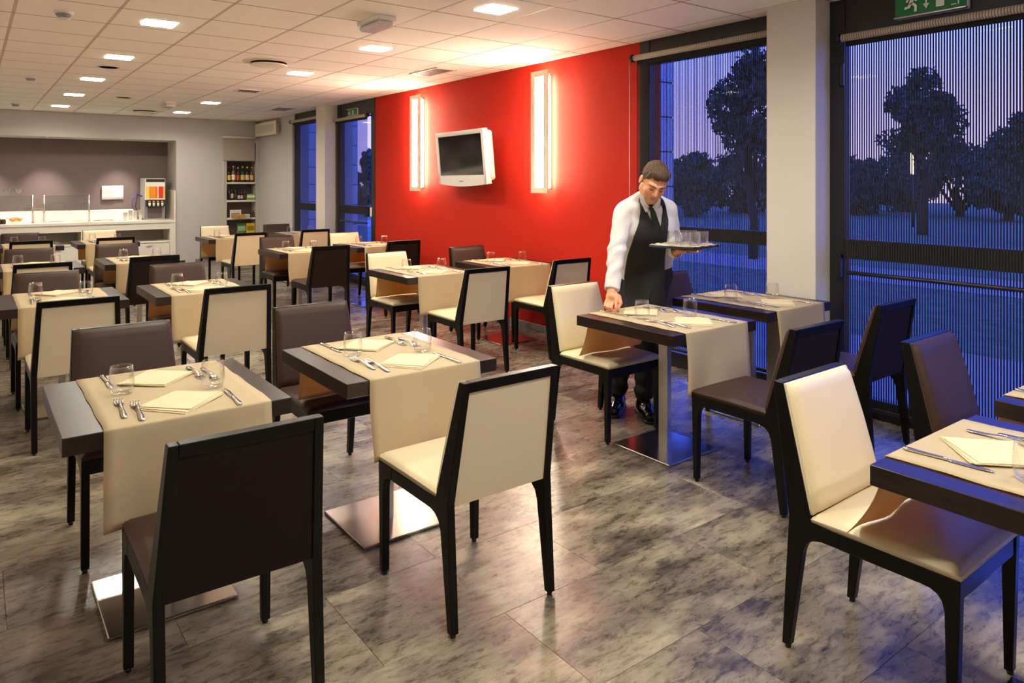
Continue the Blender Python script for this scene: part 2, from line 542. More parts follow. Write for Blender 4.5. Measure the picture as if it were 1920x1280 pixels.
# panic bar and handle of door_2
m = MB().tube([(XW-0.045, 2.40, 0.905), (XW-0.045, 1.33, 0.905)], 0.013, 10); m.xf(Matrix.Translation(-L4)); m.build('push_bar', M['alu'], g4)
m = MB().box(XW-0.05, XW, 2.44, 2.47, 0.86, 1.02, bev=0.008); m.xf(Matrix.Translation(-L4)); m.build('handle', M['black'], g4)
m = MB().box(XW-0.03, XW, 2.435, 2.465, 2.10, 2.26, bev=0.01); m.xf(Matrix.Translation(-L4)); m.build('hinge', M['black'], g4)
m = MB().box(XW-0.028, XW-0.01, 9.27, 9.31, 1.0, 1.13, bev=0.004); m.xf(Matrix.Translation(-L2)); m.build('handle', M['whiteplastic'], g2)
m = MB().tube([(XW-0.045, 9.36, 0.905), (XW-0.045, 10.30, 0.905)], 0.013, 8); m.xf(Matrix.Translation(-L2)); m.build('push_bar', M['alu'], g2)

def roller_blind(label, y0, y1, ztube, zbot, x=4.475, margin=0.0):
    r = thing('roller_blind', label, 'blind', (x, (y0+y1)/2, ztube), 0)
    yc = (y0+y1)/2
    MB().lathe([(0.024, y0-yc+0.02), (0.024, y1-yc-0.02)], 20, axis='y').build('roller_tube', M['rolled'], r)
    for e in (y0, y1):
        MB().lathe([(0.032, e-yc-0.012), (0.032, e-yc+0.012)], 16, axis='y').build('end_cap', M['black'], r)
        MB().box(-0.01, XW-x, e-yc-0.008, e-yc+0.008, -0.012, 0.012).build('bracket', M['black'], r)
    f = MB()
    y = y0 + 0.03
    zt = -0.01; zb = zbot - ztube
    xo = 0.020
    while y < y1 - 0.03:
        f.box(xo-0.00012, xo+0.00012, y-yc, y-yc+0.0094, zb, zt)
        y += 0.015
    o = f.build('striped_fabric', M['fabricdark'], r); o['kind'] = 'stuff'
    # opaque woven band under the roller and hem bar
    MB().box(xo-0.001, xo+0.001, y0+0.03-yc, y1-0.03-yc, -0.055, zt).build('fabric_band', M['fabricdark'], r)
    MB().box(xo-0.006, xo+0.006, y0+0.025-yc, y1-0.025-yc, zb-0.02, zb+0.004, bev=0.003).build('hem_bar', M['alu'], r)
    return r
rb1 = roller_blind('striped roller blind behind the waiter, left of the grey pillar', 2.90, 4.245, 2.525, 0.16)
MB().tube([(-0.02, 4.262-3.5725, 0.0), (-0.02, 4.262-3.5725, -1.75)], 0.0025, 6).build('pull_cord', M['whiteplastic'], rb1)
roller_blind('striped roller blind over the near glass door, right of the pillar', 0.60, 2.44, 2.405, 0.075)
roller_blind('roller blind on the far window next to the grey wall', 10.84, 12.33, 2.53, 0.16, x=4.48)
roller_blind('roller blind on the far exit door under the small sign', 9.33, 10.52, 2.43, 0.10, x=4.48)

# ---- exit signs
def exit_sign(label, yc, z0, w, h, x):
    r = thing('exit_sign', label, 'sign', (x, yc, z0), 0)
    MB().box(0.012, XW-x, -w/2, w/2, 0, h, bev=0.004).build('housing', M['whiteplastic'], r)
    # slightly bowed green face, rims top and bottom
    P = []
    for i in range(7):
        t = i/6.0
        yy = -w/2 + 0.004 + (w-0.008)*t
        P.append([(0.008-0.012*math.sin(math.pi*t), yy, 0.012), (0.008-0.012*math.sin(math.pi*t), yy, h-0.01)])
    MB().grid(P).build('green_face', M['green'], r)
    MB().box(-0.012, 0.014, -w/2, w/2, 0.0, 0.012, bev=0.003).build('rim', M['steel'], r)
    MB().box(-0.012, 0.014, -w/2, w/2, h-0.01, h, bev=0.003).build('rim', M['steel'], r)
    def sym(name, polys):
        m = MB()
        for pts in polys:
            m.prism([(w/2 - p[0]*w, p[1]*h - 0.012) for p in pts], 'x', -0.0085, -0.0065)
        m.build(name, M['signwhite'], r)
    # running figure (x measured from the viewer's left)
    head = [(0.315+0.022*math.cos(a*math.pi/4), 0.80+0.05*math.sin(a*math.pi/4)) for a in range(8)]
    sym('running_figure', [head,
        [(0.25, 0.72), (0.30, 0.73), (0.28, 0.50), (0.22, 0.46)],
        [(0.22, 0.50), (0.27, 0.50), (0.235, 0.36), (0.16, 0.33), (0.16, 0.41), (0.205, 0.42)],
        [(0.24, 0.52), (0.285, 0.53), (0.335, 0.42), (0.335, 0.22), (0.300, 0.22), (0.300, 0.38)],
        [(0.285, 0.72), (0.305, 0.68), (0.33, 0.60), (0.36, 0.62), (0.35, 0.57), (0.315, 0.54), (0.28, 0.64)],
        [(0.25, 0.72), (0.265, 0.66), (0.225, 0.64), (0.205, 0.54), (0.18, 0.56), (0.20, 0.70)]])
    sym('arrow', [[(0.455, 0.86), (0.475, 0.86), (0.475, 0.40), (0.455, 0.40)],
                  [(0.420, 0.42), (0.510, 0.42), (0.465, 0.25)]])
    sym('door_symbol', [[(0.60, 0.86), (0.71, 0.86), (0.71, 0.25), (0.60, 0.25)]])
    sym('maker_mark', [[(0.80, 0.22), (0.87, 0.22), (0.87, 0.25), (0.80, 0.25)], [(0.89, 0.22), (0.905, 0.22), (0.905, 0.45), (0.89, 0.45)]])
    return r
exit_sign('green exit sign above the near blind at the top right', 1.90, 2.465, 0.40, 0.185, 4.49)
exit_sign('small green exit sign above the far door', 9.91, 2.455, 0.34, 0.115, 4.515)

# ================================================================== CEILING FIXTURES
def lamp_proto():
    r = thing('ceiling_lamp', 'x', 'lamp')
    MB().prism([(-0.13, -0.13), (0.13, -0.13), (0.13, 0.13), (-0.13, 0.13)], 'z', 0.0, 0.004).build('trim_plate', M['white'], r)
    MB().box(-0.108, 0.108, -0.108, 0.108, -0.0055, 0.001, bev=0.002).build('diffuser', M['lamp'], r)
    ld = bpy.data.lights.new('downlight', 'AREA'); ld.shape = 'SQUARE'; ld.size = 0.20; ld.energy = LAMP_WATTS; ld.color = LAMP_COLOR; ld.spread = math.radians(LAMP_SPREAD)
    lo = bpy.data.objects.new('downlight', ld); COL.objects.link(lo); lo.parent = r; lo.location = (0, 0, -0.008)
    return r
names_l = {0: 'behind the viewpoint', }
lp = None
left_desc = ['behind the viewpoint in the left row', 'second behind the viewpoint in the left row', 'just out of view in the left row', 'above the leftmost front table', 'nearest in the left row', 'second nearest in the left row', 'third in the left row', 'fourth in the left row', 'farthest in the left row']
right_desc = ['behind the viewpoint in the right row', 'second behind the viewpoint in the right row', 'just out of view in the right row', 'nearest in the right row at the top of the view', 'second in the right row near the emergency light', 'third in the right row beside the round diffuser', 'fourth in the right row past the small vent', 'farthest in the right row']
for (x, y), d in zip(lampxy, left_desc + right_desc):
    lab = 'bright square recessed ceiling lamp, ' + d
    if lp is None:
        lp = lamp_proto(); lp.location = (x, y, CEIL-0.002); lp['label'] = lab; lp['group'] = 'square recessed ceiling lamps'
    else:
        copy_tree(lp, lab, (x, y, CEIL-0.002), 0, 'square recessed ceiling lamps')
# emergency lights
N = NT('clear_ribbed_plastic')
N.set(Base_Color=(0.9, 0.82, 0.76, 1), Roughness=0.15)
N.b.inputs['Transmission Weight'].default_value = 0.15
N.bump(N.noise(N.coords(), 60, 2), 0.5, 0.004)
M['lens'] = N.m
for lab, x, y in (('white boxed emergency light on the ceiling near the viewpoint', 2.37, 4.78), ('small boxed emergency light on the ceiling near the counter', 2.37, 11.6)):
    r = thing('emergency_light', lab, 'light', (x, y, CEIL), 0, None)
    MB().box(-0.075, 0.075, -0.17, 0.17, -0.035, 0, bev=0.006).build('housing', M['whiteplastic'], r)
    MB().box(-0.065, 0.065, -0.16, 0.16, -0.075, -0.035, bev=0.014).build('lens', M['lens'], r)
    MB().box(-0.04, 0.04, -0.05, 0.05, -0.050, -0.037).build('reflector', M['lampframe'], r)
# smoke detectors
for lab, x, y in (('white smoke detector nearest in the leftmost ceiling bay', 0.53, 5.87), ('white smoke detector midway down the leftmost ceiling bay', 0.56, 9.72), ('white smoke detector close to the back wall', 0.567, 13.1)):
    r = thing('smoke_detector', lab, 'detector', (x, y, CEIL))
    MB().lathe([(0.0, -0.018), (0.058, -0.018), (0.062, 0.0)], 20).build('base', M['whiteplastic'], r)
    MB().lathe([(0.034, -0.040), (0.043, -0.036), (0.043, -0.018)], 20).build('sensor_ring', M['greyplastic'], r)
    MB().lathe([(0.0, -0.056), (0.036, -0.054), (0.042, -0.046)], 20).build('cap', M['whiteplastic'], r)
    MB().lathe([(0.004, -0.030), (0.004, -0.022)], 8, c=(-0.046, 0.0, 0)).build('indicator_light', simple('red_led', lin(190, 30, 20), 0.3), r)
# round diffusers
for lab, x, y in (('large round air diffuser on the ceiling in front of the television', 2.36, 7.10), ('round air diffuser on the ceiling near the back wall', 2.31, 13.1)):
    r = thing('air_diffuser', lab, 'vent', (x, y, CEIL))
    MB().lathe([(0.17, -0.012), (0.235, -0.008), (0.25, 0.0)], 40, close=True).build('outer_ring', M['white'], r)
    MB().lathe([(0.0, -0.004), (0.19, -0.004)], 36).build('dark_throat', M['greyplastic'], r)
    MB().lathe([(0.0, -0.045), (0.15, -0.043), (0.175, -0.034), (0.17, -0.028)], 40).build('centre_disc', M['white'], r)
# vents
def ceiling_vent(lab, x, y, wx, wy):
    r = thing('ceiling_vent', lab, 'vent', (x, y, CEIL))
    m = MB()
    for a, b, c, d in ((-wx/2, wx/2, -wy/2, -wy/2+0.02), (-wx/2, wx/2, wy/2-0.02, wy/2), (-wx/2, -wx/2+0.02, -wy/2, wy/2), (wx/2-0.02, wx/2, -wy/2, wy/2)):
        m.box(a, b, c, d, -0.014, 0, bev=0.002)
    m.build('frame', M['white'], r)
    MB().box(-wx/2+0.01, wx/2-0.01, -wy/2+0.01, wy/2-0.01, -0.003, -0.0005).build('dark_back', M['black'], r)
    n = 7 if wx < wy else 7
    for k in range(n):
        t = -wx/2 + 0.03 + (wx-0.06)*k/(n-1)
        MB().box(t-0.0055, t+0.0055, -wy/2+0.02, wy/2-0.02, -0.012, -0.007).build('slat', M['greyplastic'], r)
ceiling_vent('slatted ceiling vent above the left red wall sconce', 3.96, 6.66, 0.26, 0.56)
ceiling_vent('grey slatted ceiling vent in the middle of the ceiling', 2.88, 9.47, 0.30, 0.30)
ceiling_vent('dark slatted ceiling vent near the far pillar', 4.02, 11.47, 0.30, 0.56)
for lab, x, y in (('flat round speaker disc beside the left lamp row', 1.146, 8.39), ('flat round speaker disc between the two lamp rows', 1.725, 11.25)):
    r = thing('ceiling_speaker', lab, 'speaker', (x, y, CEIL))
    MB().lathe([(0.0, -0.006), (0.09, -0.006)], 28).build('grille', M['tile'], r)
    MB().lathe([(0.088, -0.008), (0.105, -0.005), (0.108, 0.0)], 28, close=True).build('rim', M['white'], r)

# ================================================================== SCONCES, TELEVISION
def sconce(lab, yc):
    r = thing('wall_sconce', lab, 'lamp', (XW, yc, 1.377))
    H = 1.188; w = 0.255; x = -0.10
    MB().box(-0.03, 0.0, -0.06, 0.06, 0.04, H-0.04, bev=0.004).build('back_plate', M['white'], r)
    m = MB()
    a = 0.062; b = 0.055
    m.box(x-0.008, x+0.008, -w/2, -w/2+a, 0, H, bev=0.002); m.box(x-0.008, x+0.008, w/2-a, w/2, 0, H, bev=0.002)
    m.box(x-0.008, x+0.008, -w/2+a, w/2-a, 0, b, bev=0.002); m.box(x-0.008, x+0.008, -w/2+a, w/2-a, H-b, H, bev=0.002)
    m.build('front_panel', M['lampframe'], r)
    MB().box(x-0.004, x+0.004, -w/2+a-0.002, w/2-a+0.002, b-0.002, H-b+0.002).build('diffuser', M['sconce'], r)
    for s in (-1, 1):
        MB().lathe([(0.012, 0.06), (0.012, H-0.06)], 12, c=(-0.055, s*0.092, 0)).build('light_tube', M['tube'], r)
        MB().lathe([(0.014, 0.03), (0.014, 0.06)], 12, c=(-0.055, s*0.092, 0)).build('tube_holder', M['white'], r)
        MB().lathe([(0.014, H-0.06), (0.014, H-0.03)], 12, c=(-0.055, s*0.092, 0)).build('tube_holder', M['white'], r)
        MB().box(-0.095, -0.025, -0.012, 0.012, (0.10 if s < 0 else H-0.12), (0.12 if s < 0 else H-0.10)).build('spacer', M['white'], r)
sconce('tall lit wall sconce on the red wall left of the television', 7.89)
sconce('tall lit wall sconce on the red wall right of the television', 5.443)
r = thing('wall_sconce', 'unlit horizontal wall lamp high on the grey wall in the far corner', 'lamp', (XW, 13.55, 2.36))
MB().box(-0.07, 0, -0.45, 0.50, 0.03, 0.21, bev=0.004).build('back_box', M['white'], r)
m = MB(); m.box(-0.10, -0.085, -0.56, 0.62, 0, 0.06, bev=0.002); m.box(-0.10, -0.085, -0.56, 0.62, 0.19, 0.25, bev=0.002)
m.box(-0.10, -0.085, -0.56, -0.45, 0.06, 0.19, bev=0.002); m.box(-0.10, -0.085, 0.52, 0.62, 0.06, 0.19, bev=0.002); m.build('front_panel', M['lampframe'], r)
MB().box(-0.095, -0.088, -0.452, 0.522, 0.058, 0.192).build('opal_glass', M['opal'], r)

# television, tilted on a wall arm
tvr = thing('television', 'white flat television tilted on the red wall between the sconces', 'television', (4.30, 6.642, 1.755))
Wt, Ht = 1.08, 0.58
R = Matrix(((math.cos(-0.0727), math.sin(0.0727), 0), (-math.sin(0.0727), math.cos(-0.0727), 0), (0, 0, 1)))
Rt = (Matrix.Rotation(-0.0727, 3, 'Z') @ Matrix.Rotation(-0.0925, 3, 'Y')).to_4x4()
def tvp(n, m, mat):
    return m.xf(Rt).build(n, mat, tvr)
m = MB(); e = 0.055; eb = 0.095
m.box(-0.012, 0.05, -Wt/2, -Wt/2+e, -Ht/2, Ht/2, bev=0.008, seg=2); m.box(-0.012, 0.05, Wt/2-e, Wt/2, -Ht/2, Ht/2, bev=0.008, seg=2)
m.box(-0.012, 0.05, -Wt/2+0.02, Wt/2-0.02, Ht/2-0.05, Ht/2, bev=0.008, seg=2)
pts = [(Wt/2-0.01, -Ht/2+eb), (-Wt/2+0.01, -Ht/2+eb)] + [(-Wt/2 + Wt*k/12.0, -Ht/2 - 0.028*math.sin(math.pi*k/12.0)) for k in range(13)]
m.prism([(p[0], p[1]) for p in pts], 'x', -0.012, 0.05)
tvp('bezel', m, M['whiteplastic'])
tvp('screen', MB().box(-0.004, 0.01, -Wt/2+e-0.005, Wt/2-e+0.005, -Ht/2+eb-0.005, Ht/2-0.045), M['screen'])
tvp('back_shell', MB().box(0.045, 0.13, -Wt/2+0.03, Wt/2-0.03, -Ht/2+0.03, Ht/2-0.02, bev=0.03, seg=2), M['whiteplastic'])
tvp('logo_plate', MB().box(-0.0135, -0.012, -0.045, 0.045, -Ht/2+0.022, -Ht/2+0.034), M['greyplastic'])
MB().box(0.10, XW-4.30, -0.10, 0.10, -0.10, 0.10, bev=0.01).build('mounting_bracket', M['whiteplastic'], tvr)

# ================================================================== BUFFET
bc = thing('buffet_counter', 'long white buffet counter in the niche at the back', 'counter', (1.3, 14.3, 0))
BX0, BX1 = XL+0.01, NX1-0.01
def bpart(n, x0, x1, y0, y1, z0, z1, mat=M['white'], bev=0.003):
    return MB().box(x0-1.3, x1-1.3, y0-14.3, y1-14.3, z0, z1, bev=bev).build(n, mat, bc)
bpart('worktop', BX0, BX1, 14.16, NYB-0.01, 0.755, 0.80)
bpart('apron_panel', BX0, BX1, 14.175, 14.22, 0.64, 0.755)
bpart('backsplash', BX0, 2.45, NYB-0.03, NYB-0.01, 0.80, 0.99)
bpart('end_panel', NX1-0.11, BX1, 14.17, NYB-0.02, 0.0, 0.755)
bpart('end_upstand', NX1-0.04, BX1-0.001, 14.17, NYB-0.02, 0.80, 1.34)
for x in (0.15, 1.55):
    bpart('divider_panel', x-0.02, x+0.02, 14.185, NYB-0.02, 0.02, 0.64)
bpart('shelf_board', BX0, NX1-0.11, 14.185, NYB-0.02, 0.40, 0.43)
bpart('back_panel', BX0, NX1-0.11, NYB-0.06, NYB-0.04, 0.02, 0.64, M['grey'])
for x0, x1 in ((BX0, 0.13), (0.17, 0.86), (0.865, 1.53), (1.57, 2.24), (2.245, NX1-0.115)):
    dr = bpart('cupboard_door', x0, x1, 14.18, 14.20, 0.07, 0.39)
    MB().box(-0.05+(x0+x1)/2-1.3, 0.05+(x0+x1)/2-1.3, 14.165-14.3, 14.18-14.3, 0.34, 0.352, bev=0.002).build('door_handle', M['steel'], dr)
bpart('plinth', BX0, BX1, 14.24, 14.26, 0, 0.07, M['greyplastic'])

TOPZ = 0.801
# sneeze guards
def guard(lab, x0, x1):
    r = thing('sneeze_guard', lab, 'glass guard', ((x0+x1)/2, 14.42, TOPZ))
    h = (x1-x0)/2
    for s in (-1, 1):
        p = MB().lathe([(0.014, 0), (0.014, 0.47)], 12, c=(s*h, 0, 0)).build('post', M['steel'], r)
        MB().lathe([(0.022, 0), (0.022, 0.012)], 12, c=(s*h, 0, 0)).build('foot', M['steel'], p)
    MB().box(-h+0.015, h-0.015, -0.004, 0.004, 0.19, 0.45).build('glass_panel', M['guardglass'], r)
    MB().box(-h+0.01, h-0.01, -0.006, 0.20, 0.45, 0.458).build('top_glass', M['guardglass'], r)
guard('glass sneeze guard on steel posts in the middle of the buffet', 1.02, 1.675)
guard('glass sneeze guard on steel posts at the left end of the buffet', 0.20, 0.855)

def bowl(lab, x, y, z, r0, h, mat, rim=None):
    o = MB().lathe([(r0*0.45, 0), (r0*0.5, 0.004), (r0*0.85, h*0.55), (r0, h), (r0*0.96, h), (r0*0.80, h*0.55), (r0*0.4, 0.012)], 22).build('bowl', mat, None, (x, y, z))
    return tag(o, lab, 'bowl')
M['fruit'] = simple('orange_fruit', lin(232, 150, 40), 0.5)
M['cereal'] = simple('yellow_cereal', lin(214, 150, 50), 0.8)
bowl('glass bowl of orange fruit at the left end of the buffet', 0.62, 14.48, TOPZ, 0.13, 0.10, M['glass'])
for k in range(9):
    a = k*2.39996; q = 0.078*math.sqrt((k+0.4)/9)
    o = MB().lathe([(0.0005, -0.028)] + [(0.029*math.sin(math.pi*t/8), -0.029*math.cos(math.pi*t/8)) for t in range(1, 8)] + [(0.0005, 0.028)], 12).build('orange', M['fruit'], None, (0.62+q*math.cos(a), 14.48+q*math.sin(a), TOPZ+0.045+0.028*(1-q/0.08)+0.012))
    tag(o, 'small orange heaped in the glass bowl on the buffet', 'fruit', 'oranges in the buffet bowl')
# jars at far left
for lab, x, c in (('small jar with orange lid at the left end of buffet', 0.45, (222, 120, 60)), ('small jar with white lid beside the fruit bowl', 0.53 - 0.02, (225, 222, 214))):
    j = thing('jar', lab, 'jar', (x - 0.05, 14.36, TOPZ))
    MB().lathe([(0.028, 0), (0.03, 0.01), (0.03, 0.07), (0.024, 0.08)], 14).build('jar_body', M['brown'], j)
    MB().lathe([(0.027, 0.08), (0.027, 0.095), (0.0, 0.096)], 14).build('lid', simple('jar_lid', lin(*c), 0.4), j)
# glass carafe
o = MB().lathe([(0.05, 0), (0.065, 0.01), (0.07, 0.16), (0.062, 0.22), (0.066, 0.25), (0.062, 0.25), (0.058, 0.22), (0.066, 0.16), (0.06, 0.014)], 20).build('glass_carafe', M['glass'], None, (0.935, 14.42, TOPZ))
tag(o, 'clear glass carafe between the two sneeze guards', 'carafe')
# ice-cream coupe glasses standing on the left guard
for lab, x in (('flared dessert glass on the left guard, left one', 0.52), ('flared dessert glass on the left guard, right one', 0.67)):
    o = MB().lathe([(0.035, 0), (0.012, 0.012), (0.010, 0.03), (0.045, 0.06), (0.068, 0.11), (0.064, 0.11), (0.040, 0.062), (0.0, 0.04)], 18).build('dessert_glass', M['glass'], None, (x, 14.52, TOPZ+0.459))
    tag(o, lab, 'glass')
# platters with sliced food
def platter(lab, x, y, w, d, foods):
    r = thing('platter', lab, 'platter', (x, y, TOPZ))
    MB().box(-w/2, w/2, -d/2, d/2, 0, 0.012, bev=0.005).build('tray', M['whiteplastic'], r)
    m = MB()
    for i in range(10):
        m.lathe([(0.032, 0.012), (0.034, 0.018), (0.0, 0.022)], 10, c=(-w/2+0.05+(w-0.1)*i/9.0, rng.uniform(-d/4, d/4), 0.002*(i % 3)))
    m.build('slices', foods, r)['kind'] = 'stuff'
platter('white platter of sliced ham behind the middle guard', 1.20, 14.50, 0.30, 0.22, simple('ham_pink', lin(216, 150, 130), 0.6))
platter('white platter of sliced cheese behind the middle guard', 1.52, 14.50, 0.26, 0.22, simple('cheese_yellow', lin(236, 214, 150), 0.6))
platter('white platter of pastries right of the middle guard', 1.92, 14.46, 0.36, 0.24, simple('pastry_brown', lin(196, 120, 80), 0.7))
# tongs on a small stand
t_ = thing('serving_tongs', 'steel serving tongs on the counter edge beside the pastries', 'tongs', (2.08, 14.30, TOPZ))
MB().tube([(-0.09, 0, 0.012), (0.0, 0.01, 0.02), (0.09, 0.02, 0.012)], 0.005, 6).build('arm', M['cutlery'], t_)
MB().tube([(-0.09, 0.02, 0.012), (0.0, 0.012, 0.026), (0.09, 0.0, 0.012)], 0.005, 6).build('arm', M['cutlery'], t_)
# cup stacks
cup = MB().lathe([(0.026, 0), (0.036, 0.085), (0.037, 0.085), (0.033, 0.082), (0.024, 0.004)], 14).mesh('paper_cup', M['whiteplastic'])
for sx, n, d in ((2.235, 6, 'leftmost'), (2.315, 9, 'second'), (2.395, 8, 'third'), (2.475, 9, 'rightmost')):
    for k in range(n):
        o = link('paper_cup', cup, None, (sx, 14.40, TOPZ + 0.0125*k))
        tag(o, 'white paper cup, number %s from the bottom of the %s stack on the buffet' % (('one', 'two', 'three', 'four', 'five', 'six', 'seven', 'eight', 'nine')[k], d), 'cup', 'paper cups in the %s stack' % d)
# notice sheet on the niche wall
sh = thing('notice_sheet', 'white printed notice sheet hanging on the taupe niche wall', 'notice', (2.10, NYB-0.02, 1.17))
P = [[(-0.175+0.35*i/6, -0.02-0.012*math.sin(i*0.9), 0.25*j/4+0.006*i/6) for j in range(5)] for i in range(7)]
MB().grid(P).build('paper', M['whiteplastic'], sh, None, 0, 0.001)
m = MB()
for k in range(9):
    wl = 0.13 + 0.03*((k*7) % 4)
    m.box(-0.13, -0.13+wl, -0.0345, -0.0335, 0.215-k*0.021, 0.219-k*0.021)
m.build('text_lines', M['greyplastic'], sh)
# juice dispenser
jd = thing('juice_dispenser', 'juice dispenser with orange fruit picture at the right end of the buffet', 'dispenser', (2.72, 14.45, TOPZ))
MB().box(-0.175, 0.175, 0.0, 0.38, 0.0, 0.76, bev=0.01).build('cabinet', M['greyplastic'], jd)
MB().box(-0.165, 0.165, -0.07, 0.0, 0.36, 0.75, bev=0.008).build('display_box', M['white'], jd)
N = NT('fruit_juice_picture')
v = N.coords()
sp = N.n('ShaderNodeSeparateXYZ'); N.l(v, sp.inputs[0])
mr = N.n('ShaderNodeMapRange'); mr.inputs['From Min'].default_value = -0.16; mr.inputs['From Max'].default_value = 0.16; N.l(sp.outputs['X'], mr.inputs[0])
cx_ = N.ramp(mr.outputs[0], [(0.0, lin(250, 214, 90)), (0.17, lin(246, 150, 30)), (0.5, lin(240, 120, 24)), (0.60, lin(252, 226, 190)), (0.66, lin(220, 52, 24)), (0.85, lin(226, 60, 30)), (0.90, lin(250, 190, 60))])
cx_.node.color_ramp.interpolation = 'CONSTANT'
mz = N.n('ShaderNodeMapRange'); mz.inputs['From Min'].default_value = 0.37; mz.inputs['From Max'].default_value = 0.74; N.l(sp.outputs['Z'], mz.inputs[0])
fz = N.ramp(mz.outputs[0], [(0.0, (0, 0, 0, 1)), (0.06, (1, 1, 1, 1)), (0.64, (0, 0, 0, 1))])
fz.node.color_ramp.interpolation = 'CONSTANT'
mx = N.n('ShaderNodeMix', data_type='RGBA')
N.l(fz, mx.inputs[0]); mx.inputs[6].default_value = lin(246, 240, 226); N.l(cx_, mx.inputs[7])
N.l(mx.outputs[2], N.b.inputs['Base Color']); N.set(Roughness=0.35)
MB().box(-0.155, 0.155, -0.074, -0.069, 0.37, 0.685).build('fruit_picture', N.m, jd)
MB().box(-0.155, 0.155, -0.074, -0.069, 0.690, 0.742).build('name_band', M['black'], jd)
MB().box(-0.15, 0.15, -0.10, 0.0, 0.24, 0.36, bev=0.006).build('tap_panel', M['black'], jd)
for k in range(4):
    n_ = MB().lathe([(0.014, 0.0), (0.02, 0.03), (0.02, 0.06)], 10, c=(-0.105+0.07*k, -0.115, 0.25)).build('tap', M['whiteplastic'], jd)
    MB().box(-0.105+0.07*k-0.016, -0.105+0.07*k+0.016, -0.106, -0.10, 0.32, 0.35).build('push_button', M['fruit'], n_)
MB().box(-0.15, 0.15, -0.12, 0.01, 0.0, 0.03, bev=0.004).build('drip_tray', M['steel'], jd)
MB().box(-0.12, 0.12, -0.004, 0.001, 0.03, 0.24).build('splash_panel', M['taupe'], jd)
ho = MB().tube([(-0.17, 0.2, 0.42), (-0.28, 0.1, 0.47), (-0.36, 0.02, 0.40), (-0.37, 0.0, 0.28), (-0.34, 0.0, 0.18)], 0.008, 8)
ho.build('supply_hose', simple('blue_hose', lin(48, 66, 170), 0.4), jd)
MB().tube([(-0.175, 0.15, 0.44), (-0.27, 0.12, 0.44), (-0.30, 0.10, 0.25), (-0.26, 0.10, 0.05), (-0.15, 0.08, 0.012)], 0.007, 8).build('power_cable', M['black'], jd)
# niche spotlights
for lab, x in (('small recessed spotlight in the niche soffit, left one', 0.20), ('small recessed spotlight in the niche soffit, middle one', 1.06), ('small recessed spotlight in the niche soffit, right one', 2.18)):
    r = thing('spotlight', lab, 'lamp', (x, 14.37, NZ1))
    MB().lathe([(0.03, -0.006), (0.045, -0.004), (0.047, 0.0)], 18, close=True).build('ring', M['steel'], r)
    MB().lathe([(0.0, -0.003), (0.03, -0.003)], 16).build('bulb', emit('spot_bulb', (1.0, 0.86, 0.72), 20.0), r)
    ld = bpy.data.lights.new('spot_beam', 'SPOT'); ld.energy = 40; ld.color = (1.0, 0.88, 0.80); ld.spot_size = math.radians(66); ld.spot_blend = 1.0; ld.shadow_soft_size = 0.02
    lo = bpy.data.objects.new('spot_beam', ld); COL.objects.link(lo); lo.parent = r; lo.location = (0, 0, -0.02); lo.rotation_euler = (math.radians(15), 0, 0)

# ================================================================== SHELF NICHE
sx0, sx1 = 3.92, 4.46
sn = thing('shelf_unit', 'narrow niche with four white shelves in the far corner', 'shelves', (4.19, YB+0.14, 0))
for z in (1.472, 1.127, 0.79, 0.42):
    MB().box(sx0-4.19, sx1-4.19, -0.14, 0.15, z-0.018, z+0.016, bev=0.002).build('shelf', M['white'], sn)
MB().box(sx0-4.19, sx0-4.19+0.004, -0.138, 0.15, 0.0, 2.2).build('side_lining', M['grey'], sn)
MB().box(sx0-4.19, sx1-4.19, 0.146, 0.152, 0.0, 2.2).build('back_lining', M['taupe'], sn)
rb = thing('roller_blind', 'small plain grey roller blind over the corner shelves', 'blind', (4.15, YB-0.03, 2.345))
MB().lathe([(0.022, -0.32), (0.022, 0.30)], 16, axis='x').build('roller_tube', M['white'], rb)
MB().box(-0.31, 0.29, 0.012, 0.016, -0.44, 0).build('fabric', M['blindgrey'], rb)
MB().box(-0.31, 0.29, 0.006, 0.022, -0.455, -0.435, bev=0.003).build('hem_bar', M['greyplastic'], rb)
MB().tube([(-0.30, 0.0, -0.02), (-0.30, 0.0, -1.1), (-0.27, 0.01, -1.3)], 0.003, 6).build('pull_cord', M['whiteplastic'], rb)

def bottle(lab, x, y, z, h, r, body, label, cap, neck=0.30):
    b = thing('bottle', lab, 'bottle', (x, y, z))
    MB().lathe([(r*0.9, 0), (r, 0.006), (r, h*0.58), (r*0.75, h*0.68), (r*0.34, h*0.76), (r*0.32, h*0.93)], 14).build('bottle_body', body, b)
    MB().lathe([(r*1.015, h*0.14), (r*1.015, h*0.46)], 14, close=True).build('paper_label', label, b)
    MB().lathe([(r*0.38, h*0.90), (r*0.38, h), (0, h)], 10).build('cap', cap, b)
G = lambda n, c, rr=0.12: simple(n, lin(*c), rr)
specs = [('yellow labelled dark spirit bottle, first on the top shelf', (40, 34, 20), (240, 196, 40), (60, 50, 30)),
         ('amber spirit bottle with white oval label, second on the top shelf', (120, 78, 24), (236, 226, 206), (210, 200, 180)),
         ('dark bottle with red slanted label, third on the top shelf', (70, 36, 24), (196, 70, 40), (214, 190, 140)),
         ('green whisky bottle with tan label, fourth on the top shelf', (18, 48, 26), (226, 180, 90), (200, 150, 70)),
         ('dark brown bottle with pale label, fifth on the top shelf', (56, 30, 20), (226, 190, 160), (224, 196, 160)),
         ('amber bottle with orange label, last on the top shelf', (92, 56, 24), (240, 180, 90), (220, 190, 130))]
